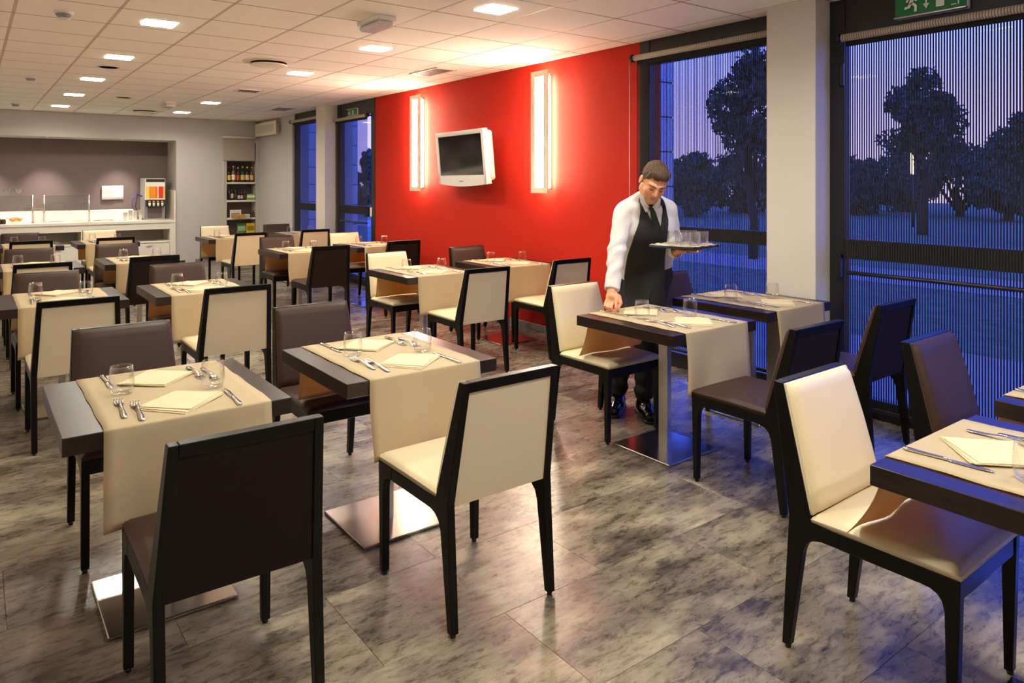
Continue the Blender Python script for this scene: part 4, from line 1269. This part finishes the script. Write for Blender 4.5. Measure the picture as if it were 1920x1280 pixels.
def nets(fn, lo, hi, h):
    lo = np.array(lo)-2*h; n = np.ceil((np.array(hi)+2*h-lo)/h).astype(int)+1
    ax = [lo[i]+h*np.arange(n[i]) for i in range(3)]
    D = np.empty(n)
    YY, ZZ = np.meshgrid(ax[1], ax[2], indexing='ij')
    step = 12
    for i in range(0, n[0], step):
        xs_ = ax[0][i:i+step]
        P = np.empty((len(xs_), n[1], n[2], 3)); P[..., 0] = xs_[:, None, None]; P[..., 1] = YY; P[..., 2] = ZZ
        D[i:i+step] = fn(P)
    S = D < 0
    cs = [S[a:n[0]-1+a, b:n[1]-1+b, c:n[2]-1+c] for a in (0, 1) for b in (0, 1) for c in (0, 1)]
    anyv = np.logical_or.reduce(cs); allv = np.logical_and.reduce(cs)
    act = anyv & ~allv
    idx = -np.ones(act.shape, int); ijk = np.argwhere(act); idx[act] = np.arange(len(ijk))
    acc = np.zeros((len(ijk), 3)); cnt = np.zeros(len(ijk))
    corners = [(a, b, c) for a in (0, 1) for b in (0, 1) for c in (0, 1)]
    for p in range(8):
        for q in range(p+1, 8):
            A, B = np.array(corners[p]), np.array(corners[q])
            if np.abs(A-B).sum() != 1: continue
            da = D[tuple((ijk+A).T)]; db = D[tuple((ijk+B).T)]
            m = (da < 0) != (db < 0)
            t = np.where(m, da/np.where(m, da-db, 1), 0)
            acc += np.where(m[:, None], A+(B-A)*t[:, None], 0); cnt += m
    Vt = lo + h*(ijk + acc/cnt[:, None])
    F = []
    for axis in range(3):
        sl0 = [slice(None)]*3; sl1 = [slice(None)]*3
        sl0[axis] = slice(0, n[axis]-1); sl1[axis] = slice(1, n[axis])
        a0, a1 = S[tuple(sl0)], S[tuple(sl1)]
        e = np.argwhere(a0 != a1)
        o1, o2 = (axis+1) % 3, (axis+2) % 3
        e = e[(e[:, o1] > 0) & (e[:, o2] > 0) & (e[:, o1] < n[o1]-1) & (e[:, o2] < n[o2]-1)]
        d1 = np.zeros(3, int); d1[o1] = 1; d2 = np.zeros(3, int); d2[o2] = 1
        q = np.stack([idx[tuple((e-d1-d2).T)], idx[tuple((e-d2).T)], idx[tuple(e.T)], idx[tuple((e-d1).T)]], 1)
        fl = S[tuple(e.T)]
        q[~fl] = q[~fl][:, ::-1]
        F.append(q)
    F = np.concatenate(F); F = F[(F >= 0).all(1)]
    return Vt, F
def sdf_obj(name, fn, lo, hi, h, mat, parent, smooth=1, disp=None, matfn=None, mats=None):
    Vt, F = nets(fn, lo, hi, h)
    if smooth:
        for _ in range(smooth):
            acc = np.zeros_like(Vt); cnt = np.zeros(len(Vt))
            for k in range(4):
                np.add.at(acc, F[:, k], Vt[F[:, (k+1) % 4]]); np.add.at(cnt, F[:, k], 1)
                np.add.at(acc, F[:, k], Vt[F[:, (k+3) % 4]]); np.add.at(cnt, F[:, k], 1)
            Vt = Vt*0.5 + 0.5*acc/np.maximum(cnt, 1)[:, None]
    me = bpy.data.meshes.new(name)
    me.from_pydata(Vt.tolist(), [], F.tolist())
    for m in (mats or [mat]): me.materials.append(m)
    me.polygons.foreach_set('use_smooth', [True]*len(F))
    if matfn is not None:
        me.polygons.foreach_set('material_index', matfn(Vt[F].mean(1)).astype(int).tolist())
    me.update()
    o = link(name, me, parent)
    o.matrix_parent_inverse = Matrix.Identity(4)
    o.location = -Vector(parent.location)
    return o

def skin_mat(name, col):
    N = NT(name)
    N.set(Base_Color=col, Roughness=0.5)
    N.b.inputs['Subsurface Weight'].default_value = 0.12
    N.b.inputs['Subsurface Radius'].default_value = (0.01, 0.004, 0.002)
    N.bump(N.noise(N.coords(), 400, 3), 0.08, 0.0006)
    return N.m
M['skin'] = skin_mat('skin', lin(222, 156, 118))
M['lips'] = skin_mat('lip_skin', lin(190, 118, 94))
M['hair'] = simple('short_brown_hair', lin(84, 58, 38), 0.6, nscale=260, nstr=0.9, ndist=0.004, var=0.3)
M['shirt'] = simple('white_shirt_cotton', lin(216, 211, 209), 0.8, nscale=14, nstr=0.35, ndist=0.012)
M['apron'] = simple('black_apron_cotton', lin(30, 28, 29), 0.8, nscale=600, nstr=0.3, ndist=0.0006)
M['tie'] = simple('black_satin_tie', lin(20, 20, 23), 0.45)
M['trouser'] = simple('black_trouser_cloth', lin(24, 22, 22), 0.8, nscale=18, nstr=0.5, ndist=0.014)
M['shoe'] = simple('polished_black_shoe', lin(14, 13, 13), 0.16)
M['eyewhite'] = simple('eye_white', lin(220, 210, 200), 0.3)
M['iris'] = simple('dark_iris', lin(40, 28, 20), 0.2)

base = np.array([3.43, 3.25, 0.0])
per = thing('person', 'waiter in white shirt, black apron and tie, bending over table with tray', 'person', tuple(base))

NB = V3(1221, 388, 4.56); HC = V3(1226.5, 341, 4.43)
RS = V3(1169, 398, 4.54); LS = V3(1252, 394, 4.66)
CHp = V3(1212, 428, 4.63); BE = V3(1211, 470, 4.74); PE = V3(1209, 508, 4.81)
RE = V3(1156, 474, 4.40); RW = V3(1147, 546, 4.255)
LE = V3(1262, 446, 4.72); LW = V3(1266, 474.5, 4.47)
RHp = V3(1184, 512, 4.83); LHp = V3(1233, 514, 4.79)
RK = V3(1168, 622, 4.73); LK = V3(1211, 628, 4.66)
RA = V3(1159, 745, 4.72); LA = V3(1207, 755, 4.61)
bx = (LS-RS); bx = bx/np.linalg.norm(bx)

# ---- head frame
pit, rol = math.radians(37), math.radians(12)
f_ = math.cos(pit)*FW_ - math.sin(pit)*UP_
u_ = np.cross(RH_, f_)
u_ = u_ if u_[2] > 0 else -u_
x_ = RH_.copy()
xh = x_*math.cos(rol) - u_*math.sin(rol); uh = u_*math.cos(rol) + x_*math.sin(rol)
HA = np.stack([xh, f_, uh])           # rows: local x (image right), y forward, z up
def hl(x, y, z): return HC + xh*x + f_*y + uh*z

body = Sdf()
# torso under the clothes, limbs
for s in (-1, 1):
    body.cap(PE + bx*s*0.06, BE + bx*s*0.05, 0.105, 0.10, 0.05).cap(BE + bx*s*0.05, CHp + bx*s*0.07, 0.10, 0.105, 0.05)
body.cap(CHp, NB, 0.10, 0.055, 0.05)
for a, b in ((RS, RE), (LS, LE)): body.cap(NB, a, 0.05, 0.05, 0.03).cap(a, b, 0.052, 0.040, 0.02)
body.cap(RE, RW, 0.040, 0.026, 0.015).cap(LE, LW, 0.040, 0.026, 0.015)
for a, b, c in ((RHp, RK, RA), (LHp, LK, LA)): body.cap(a, b, 0.085, 0.055, 0.04).cap(b, c, 0.052, 0.036, 0.02)
for A, T in ((RA, V3(1155, 752, 4.64)), (LA, V3(1211, 764, 4.55))): body.cap(A, np.array([T[0]*0.5+A[0]*0.5, T[1]*0.5+A[1]*0.5, 0.055]), 0.030, 0.024, 0.02)
# neck and head
body.cap(NB, hl(0, -0.035, -0.075), 0.058, 0.056, 0.03)
body.ell(hl(0, -0.018, 0.030), HA, (0.074, 0.094, 0.088), 0.02)
body.ell(hl(0, 0.018, -0.028), HA, (0.064, 0.074, 0.082), 0.03)
body.ell(hl(0, 0.040, -0.082), HA, (0.040, 0.042, 0.034), 0.03)
for s in (-1, 1):
    body.cap(hl(s*0.052, -0.01, -0.065), hl(s*0.020, 0.062, -0.098), 0.020, 0.016, 0.03)     # jaw line
    body.ell(hl(s*0.040, 0.058, -0.028), HA, (0.024, 0.022, 0.022), 0.02)                       # cheek
    body.cap(hl(s*0.014, 0.087, 0.026), hl(s*0.046, 0.070, 0.028), 0.008, 0.007, 0.014)         # brow
    body.ell(hl(s*0.032, 0.094, 0.006), HA, (0.017, 0.012, 0.011), 0.012, True)                 # socket
    body.ell(hl(s*0.031, 0.0745, 0.005), HA, (0.0155, 0.0125, 0.0115), 0.004)                   # lid over eyeball
    body.ell(hl(s*0.011, 0.094, -0.031), HA, (0.010, 0.010, 0.008), 0.006)                      # nostril wing
    body.ell(hl(s*0.082, -0.012, -0.004), HA, (0.009, 0.020, 0.031), 0.006)                     # ear
    body.ell(hl(s*0.092, -0.004, 0.000), HA, (0.006, 0.010, 0.018), 0.005, True)
body.cap(hl(0, 0.084, 0.018), hl(0, 0.106, -0.024), 0.009, 0.0115, 0.012)                        # nose
body.cap(hl(-0.016, 0.080, -0.058), hl(0.016, 0.080, -0.058), 0.0075, 0.0075, 0.006)             # upper lip
body.cap(hl(-0.013, 0.079, -0.070), hl(0.013, 0.079, -0.070), 0.0080, 0.0080, 0.006)             # lower lip
body.ell(hl(0, 0.070, -0.100), HA, (0.018, 0.014, 0.013), 0.012)                                 # chin
# right hand reaching down to the table
K0 = V3(1150, 566, 4.215)
body.cap(RW, V3(1148, 556, 4.235), 0.027, 0.030, 0.012)
body.cap(V3(1142, 556, 4.245), V3(1141, 565, 4.225), 0.019, 0.017, 0.012)
body.cap(V3(1156, 555, 4.225), V3(1156, 564, 4.205), 0.019, 0.017, 0.012)
def finger(pts, r0, r1, k=0.004):
    for i in range(len(pts)-1):
        a = i/(len(pts)-1); b = (i+1)/(len(pts)-1)
        body.cap(pts[i], pts[i+1], r0+(r1-r0)*a, r0+(r1-r0)*b, k)
finger([V3(1137, 564, 4.232), V3(1134, 573, 4.20), V3(1137.5, 579, 4.20)], 0.0095, 0.0075)
finger([V3(1142.5, 566, 4.220), V3(1139.5, 576, 4.185), V3(1143, 582.5, 4.187)], 0.0100, 0.0080)
finger([V3(1148.5, 566, 4.210), V3(1146, 577, 4.175), V3(1148.5, 584.5, 4.178)], 0.0102, 0.0080)
finger([V3(1155, 565, 4.200), V3(1155, 576, 4.170), V3(1153.5, 585, 4.172)], 0.0100, 0.0080)
finger([V3(1161, 556, 4.225), V3(1164, 568, 4.195), V3(1157.5, 581, 4.180)], 0.0125, 0.0085)
# left hand flat under the tray
TRZ = 1.104
HZ = 1.0715
def tz(u, d, z): 
    p = np.array(at_d(u, 400, d)); p[2] = z; return p
body.cap(LW, tz(1276, 4.40, HZ), 0.027, 0.021, 0.012)
body.cap(tz(1274, 4.42, HZ), tz(1288, 4.36, HZ+0.002), 0.020, 0.019, 0.012)
body.cap(tz(1278, 4.37, HZ), tz(1290, 4.30, HZ+0.002), 0.020, 0.018, 0.012)
finger([tz(1290, 4.39, HZ+0.006), tz(1302, 4.38, HZ+0.009), tz(1311, 4.37, HZ+0.010)], 0.0095, 0.0075)
finger([tz(1291, 4.35, HZ+0.006), tz(1305, 4.33, HZ+0.008), tz(1316, 4.31, HZ+0.010)], 0.0100, 0.0080)
finger([tz(1292, 4.31, HZ+0.005), tz(1305, 4.27, HZ+0.008), tz(1315, 4.24, HZ+0.010)], 0.0100, 0.0080)
finger([tz(1291, 4.28, HZ+0.005), tz(1301, 4.22, HZ+0.007), tz(1308, 4.17, HZ+0.009)], 0.0098, 0.0078)
finger([tz(1276, 4.36, HZ-0.002), tz(1281, 4.28, HZ+0.000), tz(1287, 4.22, HZ+0.005)], 0.0125, 0.0090)
lo, hi = body.bounds()
lipc = hl(0, 0.082, -0.064)
def body_m(C):
    q = (C-lipc) @ HA.T
    return ((np.abs(q[:, 0]) < 0.021) & (np.abs(q[:, 2]) < 0.0125*(1-(q[:, 0]/0.026)**2)) & (q[:, 1] > -0.010)).astype(int)
sdf_obj('body', body, lo, hi, 0.0046, None, per, 1, matfn=body_m, mats=[M['skin'], M['lips']])

def pbuild(n, m, mat):
    o = m.build(n, mat, per); o.location = -Vector(per.location); return o
# hair
hair = Sdf()
hair.ell(hl(0, -0.020, 0.036), HA, (0.0795, 0.098, 0.093), 0.01)
hair.ell(hl(0.006, 0.030, 0.088), HA, (0.055, 0.055, 0.032), 0.02)
def hair_fn(P):
    d = hair(P)
    q = (P-HC) @ HA.T
    x, y, z = q[..., 0], q[..., 1], q[..., 2]
    line = 0.063 - 0.026*np.clip((np.abs(x)-0.042)/0.02, 0, 1) + 0.005*np.sin(110*x+0.6) + 0.003*np.sin(260*x)      # fringe height
    front = np.where(y > 0.028, line - z, -1.0)
    side = np.where(y <= 0.028, (0.028 - 0.9*np.clip(0.028-y, 0, 0.05) - 0.55*np.clip(-y-0.022, 0, 0.2)) - z, -1)
    return np.maximum(np.maximum(d + 0.0018*np.sin(420*x+120*y+2*np.sin(60*z))*np.sin(90*y+40*z) + 0.0014*np.sin(260*x-300*y) - 0.004*np.exp(-((y-0.05)/0.03)**2-((z-0.09)/0.03)**2), front), side)
lo, hi = hair.bounds()
sdf_obj('hair', hair_fn, lo, hi, 0.0026, M['hair'], per, 1)
for s in (-1, 1):
    pbuild('eyebrow', MB().tube([hl(s*0.014, 0.0960, 0.0245), hl(s*0.030, 0.0925, 0.0275), hl(s*0.050, 0.0755, 0.0225)], 0.0035, 6, taper=[0.0032, 0.0036, 0.0016]), M['hair'])
    pbuild('eyelash', MB().tube([hl(s*0.018, 0.0835, 0.0000), hl(s*0.030, 0.0880, -0.0045), hl(s*0.044, 0.0795, -0.0005)], 0.0022, 6, taper=[0.0015, 0.0024, 0.0015]), M['hair'])
# shirt: torso and sleeves
sh_ = Sdf()
for s in (-1, 1):
    sh_.cap(PE + bx*s*0.068, BE + bx*s*0.066, 0.118, 0.116, 0.06).cap(BE + bx*s*0.066, CHp + bx*s*0.082, 0.116, 0.120, 0.06)
sh_.cap(CHp + UP_*0.02, NB - UP_*0.015, 0.115, 0.078, 0.06)
for a, b in ((RS, RE), (LS, LE)): sh_.cap(NB - UP_*0.005, a, 0.060, 0.052, 0.03).cap(a, b, 0.060, 0.053, 0.02)
sh_.cap(V3(1203, 367, 4.59), V3(1172, 388, 4.56), 0.034, 0.040, 0.03).cap(V3(1239, 375, 4.63), V3(1253, 387, 4.66), 0.030, 0.035, 0.03)
RC = RE + (RW-RE)*0.97; LC = LE + (LW-LE)*0.99
sh_.cap(RE, RC, 0.053, 0.041, 0.02).cap(LE, LC, 0.055, 0.039, 0.02)
sh_.cap(RE + (RW-RE)*0.84, RC, 0.044, 0.043, 0.004)          # cuff
sh_.cap(LE + (LW-LE)*0.76, LC, 0.042, 0.041, 0.004)
hdir = hl(0, -0.035, -0.075) - NB; hdir /= np.linalg.norm(hdir)
wr = (RW-RE)/np.linalg.norm(RW-RE); wl = (LW-LE)/np.linalg.norm(LW-LE)
def fold(P):
    # wrinkles: rings along the sleeves and drape lines on the chest
    t1 = (P-RS) @ ((RE-RS)/np.linalg.norm(RE-RS)); t2 = (P-RE) @ wr
    w = 0.35*np.sin(40*P[..., 2]+9*P[..., 0]) + 0.8*np.sin(17*P[..., 0]-23*P[..., 1])
    g = np.exp(-((P-RE)**2).sum(-1)/0.010)*0.0075*np.sin(85*t1 + 55*P[..., 0] + 2*w)
    g += np.exp(-((P-(RE*0.5+RW*0.5))**2).sum(-1)/0.02)*0.0045*np.sin(60*t2 + 60*P[..., 0] + 2*w)
    g += np.exp(-((P-RS)**2).sum(-1)/0.014)*0.0055*np.sin(60*P[..., 0]-70*P[..., 2] + w)
    g += np.exp(-((P-LE)**2).sum(-1)/0.012)*0.0060*np.sin(80*P[..., 2] + 50*P[..., 0] + w)
    return g
def shirt_fn(P):
    d = sh_(P) + fold(P)
    d = np.maximum(d, np.where(((P-RC)**2).sum(-1) < 0.01, (P-RC) @ wr, -1))
    d = np.maximum(d, np.where(((P-LC)**2).sum(-1) < 0.01, (P-LC) @ wl, -1))
    d = np.maximum(d, np.where(((P-NB)**2).sum(-1) < 0.0085, (P-NB) @ hdir - 0.022, -1))
    return d
lo, hi = sh_.bounds()
sdf_obj('shirt', shirt_fn, lo, hi, 0.0065, M['shirt'], per, 1)
# apron
ap = Sdf()
for s in (-1, 1):
    ap.cap(PE + bx*s*0.068, BE + bx*s*0.066, 0.118, 0.116, 0.06).cap(BE + bx*s*0.066, CHp + bx*s*0.082, 0.116, 0.120, 0.06)
    T_ = (RHp if s < 0 else LHp); Kk = (RK if s < 0 else LK)
    ap.cap(T_, Kk, 0.108, 0.085, 0.10)
ap.cap(CHp + UP_*0.02, NB - UP_*0.015, 0.115, 0.074, 0.06)
ap.cap(NB - UP_*0.005, RS, 0.060, 0.052, 0.03).cap(NB - UP_*0.005, LS, 0.060, 0.052, 0.03)
def apron_fn(P):
    d = ap(P)
    shell = np.maximum(d - 0.013, -(d - 0.004))
    O = V3(1213, 430, 4.64)
    a = (P-O) @ RH_; z = P[..., 2]; fr = (P-O) @ FW_
    aL = np.interp(z, [0.45, 0.74, 1.01, 1.147, 1.24, 1.30, 1.46], [-0.150, -0.145, -0.135, -0.112, -0.078, -0.070, -0.075])
    aR = np.interp(z, [0.45, 0.74, 1.00, 1.147, 1.25, 1.36, 1.46], [0.14, 0.125, 0.115, 0.112, 0.118, 0.092, 0.062])
    vl = np.interp(z, [1.165, 1.30, 1.46], [0.040, -0.030, -0.064])
    vr = np.interp(z, [1.165, 1.30, 1.46], [0.056, 0.076, 0.046])
    g = np.maximum(aL - a, a - aR)
    g = np.maximum(g, np.where(z > 1.165, np.minimum(a - vl, vr - a), -1))
    front = (P - (O + (z-O[2])[..., None]*((NB-PE)/(NB-PE)[2])*1.0)) @ FW_
    g = np.maximum(g, -(front + 0.05))
    g = np.maximum(g, 0.50 - z)
    return np.maximum(shell, g)
lo, hi = ap.bounds()
sdf_obj('apron', apron_fn, lo, hi, 0.0055, M['apron'], per, 1)
body_mesh_sdf = lambda P: np.minimum(sh_(P), body(P))
def on_shirt(u, v, extra=0.004, both=False):
    ds = np.linspace(4.2, 4.9, 281); P = np.array([V3(u, v, d) for d in ds]); e = body_mesh_sdf(P) if both else sh_(P)
    k = np.argmax(e < extra); return P[k]
tp = [on_shirt(1222.5, 391, 0.010), on_shirt(1225, 400, 0.010), on_shirt(1228, 413, 0.011), on_shirt(1231, 425, 0.011), on_shirt(1233, 438, 0.009)]
tw = [0.013, 0.017, 0.022, 0.026, 0.028]
P = [[tuple(np.array(p) + RH_*w*t + FW_*0.004*(1-t*t)) for t in (-1, -0.5, 0, 0.5, 1)] for p, w in zip(tp, tw)]
tm = MB().grid(P); Q = [[tuple(np.array(x) - FW_*0.007) for x in r] for r in P]; o2 = MB().grid(Q); tm.add(o2.v, [f[::-1] for f in o2.f], True)
pbuild('tie', tm, M['tie'])
kn_ = Sdf(); kn_.cap(on_shirt(1220.5, 388, 0.014), on_shirt(1222.5, 392, 0.012), 0.019, 0.014, 0.01)
lo, hi = kn_.bounds(); sdf_obj('tie_knot', kn_, lo, hi, 0.004, M['tie'], per, 1)
# collar flaps lying on the shirt at both sides of the tie
def flap(outer, inner):
    P = []
    for i in range(7):
        t = i/6.0*(len(outer)-1); k = min(int(t), len(outer)-2); q = t-k
        o_ = [outer[k][j]*(1-q)+outer[k+1][j]*q for j in (0, 1)]; i_ = [inner[k][j]*(1-q)+inner[k+1][j]*q for j in (0, 1)]
        P.append([tuple(on_shirt(o_[0]*(1-w)+i_[0]*w, o_[1]*(1-w)+i_[1]*w, 0.0185, True)) for w in (0, 0.33, 0.66, 1)])
    m = MB().grid(P); Q = [[tuple(np.array(x) - FW_*0.005) for x in r] for r in P]; o = MB().grid(Q); m.add(o.v, [f[::-1] for f in o.f], True)
    return m
pbuild('collar', flap([(1199, 364), (1201, 379), (1211, 398)], [(1206, 366), (1211, 380), (1219, 390)]), M['shirt'])
pbuild('collar', flap([(1240, 372), (1237, 384), (1229, 396)], [(1236, 371), (1231, 380), (1223, 388)]), M['shirt'])
# trousers
tr_ = Sdf()
for s, a, b, c in ((-1, RHp, RK, RA), (1, LHp, LK, LA)):
    tr_.cap(a, b, 0.100, 0.072, 0.05).cap(b, c + UP_*0.045, 0.070, 0.058, 0.03)
tr_.cap(PE + bx*0.06 - UP_*0.02, PE - bx*0.06 - UP_*0.02, 0.108, 0.108, 0.05)
def tr_fn(P):
    d = tr_(P)
    d = d + 0.006*np.exp(-((P[..., 2]-0.16)/0.09)**2)*np.sin(75*P[..., 2] + 22*P[..., 0]) + 0.004*np.exp(-((P[..., 2]-0.5)/0.12)**2)*np.sin(50*P[..., 2]+30*P[..., 1])
    return np.maximum(d, 0.105 - P[..., 2])
lo, hi = tr_.bounds()
sdf_obj('trousers', tr_fn, lo, hi, 0.007, M['trouser'], per, 1)
# shoes
for A, T in ((RA, V3(1151, 763, 4.575)), (LA, V3(1217, 775, 4.475))):
    A0 = np.array([A[0], A[1], 0.0]); T0 = np.array([T[0], T[1], 0.0]); dd = (T0-A0)/np.linalg.norm(T0-A0)
    T0 = A0 + dd*0.19
    hd = A0 - dd*0.06
    s_ = Sdf()
    s_.cap(hd + UP_*0.045, A0 + dd*0.05 + UP_*0.052, 0.040, 0.044, 0.02).cap(A0 + dd*0.05 + UP_*0.050, T0 - dd*0.03 + UP_*0.034, 0.044, 0.035, 0.03)
    s_.cap(A0 + UP_*0.06, A0 + UP_*0.12 - dd*0.01, 0.044, 0.042, 0.03)
    def sfn(P, s_=s_):
        return np.maximum(np.maximum(s_(P), 0.018-P[..., 2]), P[..., 2]-0.135)
    lo, hi = s_.bounds()
    so = sdf_obj('shoe', sfn, lo, hi, 0.0045, M['shoe'], per, 1)
    def sole(P, hd=hd, T0=T0, dd=dd):
        Q = P*np.array([1, 1, 0])
        return np.maximum(cap(Q, hd, T0-dd*0.025, 0.044, 0.041), np.abs(P[..., 2]-0.0100)-0.0095)
    lo2, hi2 = np.minimum(hd, T0)-0.06, np.maximum(hd, T0)+0.06; lo2[2] = -0.002; hi2[2] = 0.024
    sdf_obj('shoe_sole', sole, lo2, hi2, 0.0045, M['black'], per, 0)
# wrist watch
wc = LW + (tz(1276, 4.40, HZ)-LW)*0.15
wa = (tz(1276, 4.40, HZ)-LW); wa /= np.linalg.norm(wa)
e1 = np.cross(wa, UP_); e1 /= np.linalg.norm(e1); e2 = np.cross(wa, e1)
ring = [tuple(wc + 0.032*(e1*math.cos(t) + e2*math.sin(t))) for t in np.linspace(0, 2*math.pi, 25)]
pbuild('watch', MB().tube(ring, 0.006, 8), M['steel'])

# ---- tray with cloth and glasses (held on the left hand)
tc_ = tz(1283, 4.34, TRZ)
trz = math.atan2(RH_[1], RH_[0]) + math.radians(45)
t = thing('serving_tray', 'square dark serving tray held on the left hand of the waiter', 'tray', (tc_[0], tc_[1], TRZ-0.012), trz)
hw = 0.150
MB().box(-hw, hw, -hw, hw, 0.0, 0.008, bev=0.003).build('tray_base', M['black'], t)
m = MB()
for a, b, c, d in ((-hw, hw, -hw, -hw+0.008), (-hw, hw, hw-0.008, hw), (-hw, -hw+0.008, -hw+0.008, hw-0.008), (hw-0.008, hw, -hw+0.008, hw-0.008)):
    m.box(a, b, c, d, 0.006, 0.016, bev=0.002)
m.build('rim', simple('dark_blue_tray_rim', lin(34, 40, 62), 0.3), t)
n = 15; P = []
for i in range(n):
    r_ = []
    for j in range(n):
        a, b = -1+2*i/(n-1), -1+2*j/(n-1)
        x = a*0.147+0.004; y = b*0.147-0.004
        z = 0.0095 + 0.0012*math.sin(9*x*10+1)*math.sin(8*y*10)
        e = max(abs(a), abs(b))
        if e > 0.9: z = 0.0175 + 0.003*math.sin(11*a+7*b)
        r_.append((x, y, z))
    P.append(r_)
cl_ = MB().grid(P).build('tray_cloth', M['napkin'], None, (tc_[0], tc_[1], TRZ-0.012), 0, 0.002); cl_.rotation_euler = (0, 0, trz)
tag(cl_, 'cream napkin spread over the serving tray under the glasses', 'napkin')
ME_TUM = MB().lathe([(0.0, 0.0), (0.030, 0.0005), (0.0325, 0.006), (0.0345, 0.080), (0.0335, 0.0805), (0.0315, 0.010), (0.0, 0.008)], 24).mesh('tumbler', M['glass'])
for k, (u, d, l) in enumerate(((1262, 4.40, 'leftmost'), (1276, 4.45, 'second from the left, at the back'), (1285, 4.26, 'front middle'), (1297, 4.46, 'back right'), (1303, 4.31, 'front right'), (1318, 4.37, 'rightmost'))):
    p = tz(u, d, TRZ + 0.0005)
    put(ME_TUM, 'tumbler', p[0], p[1], p[2], 0, 'clear straight tumbler on the waiter tray, ' + l, 'glass', 'tumblers on the tray')
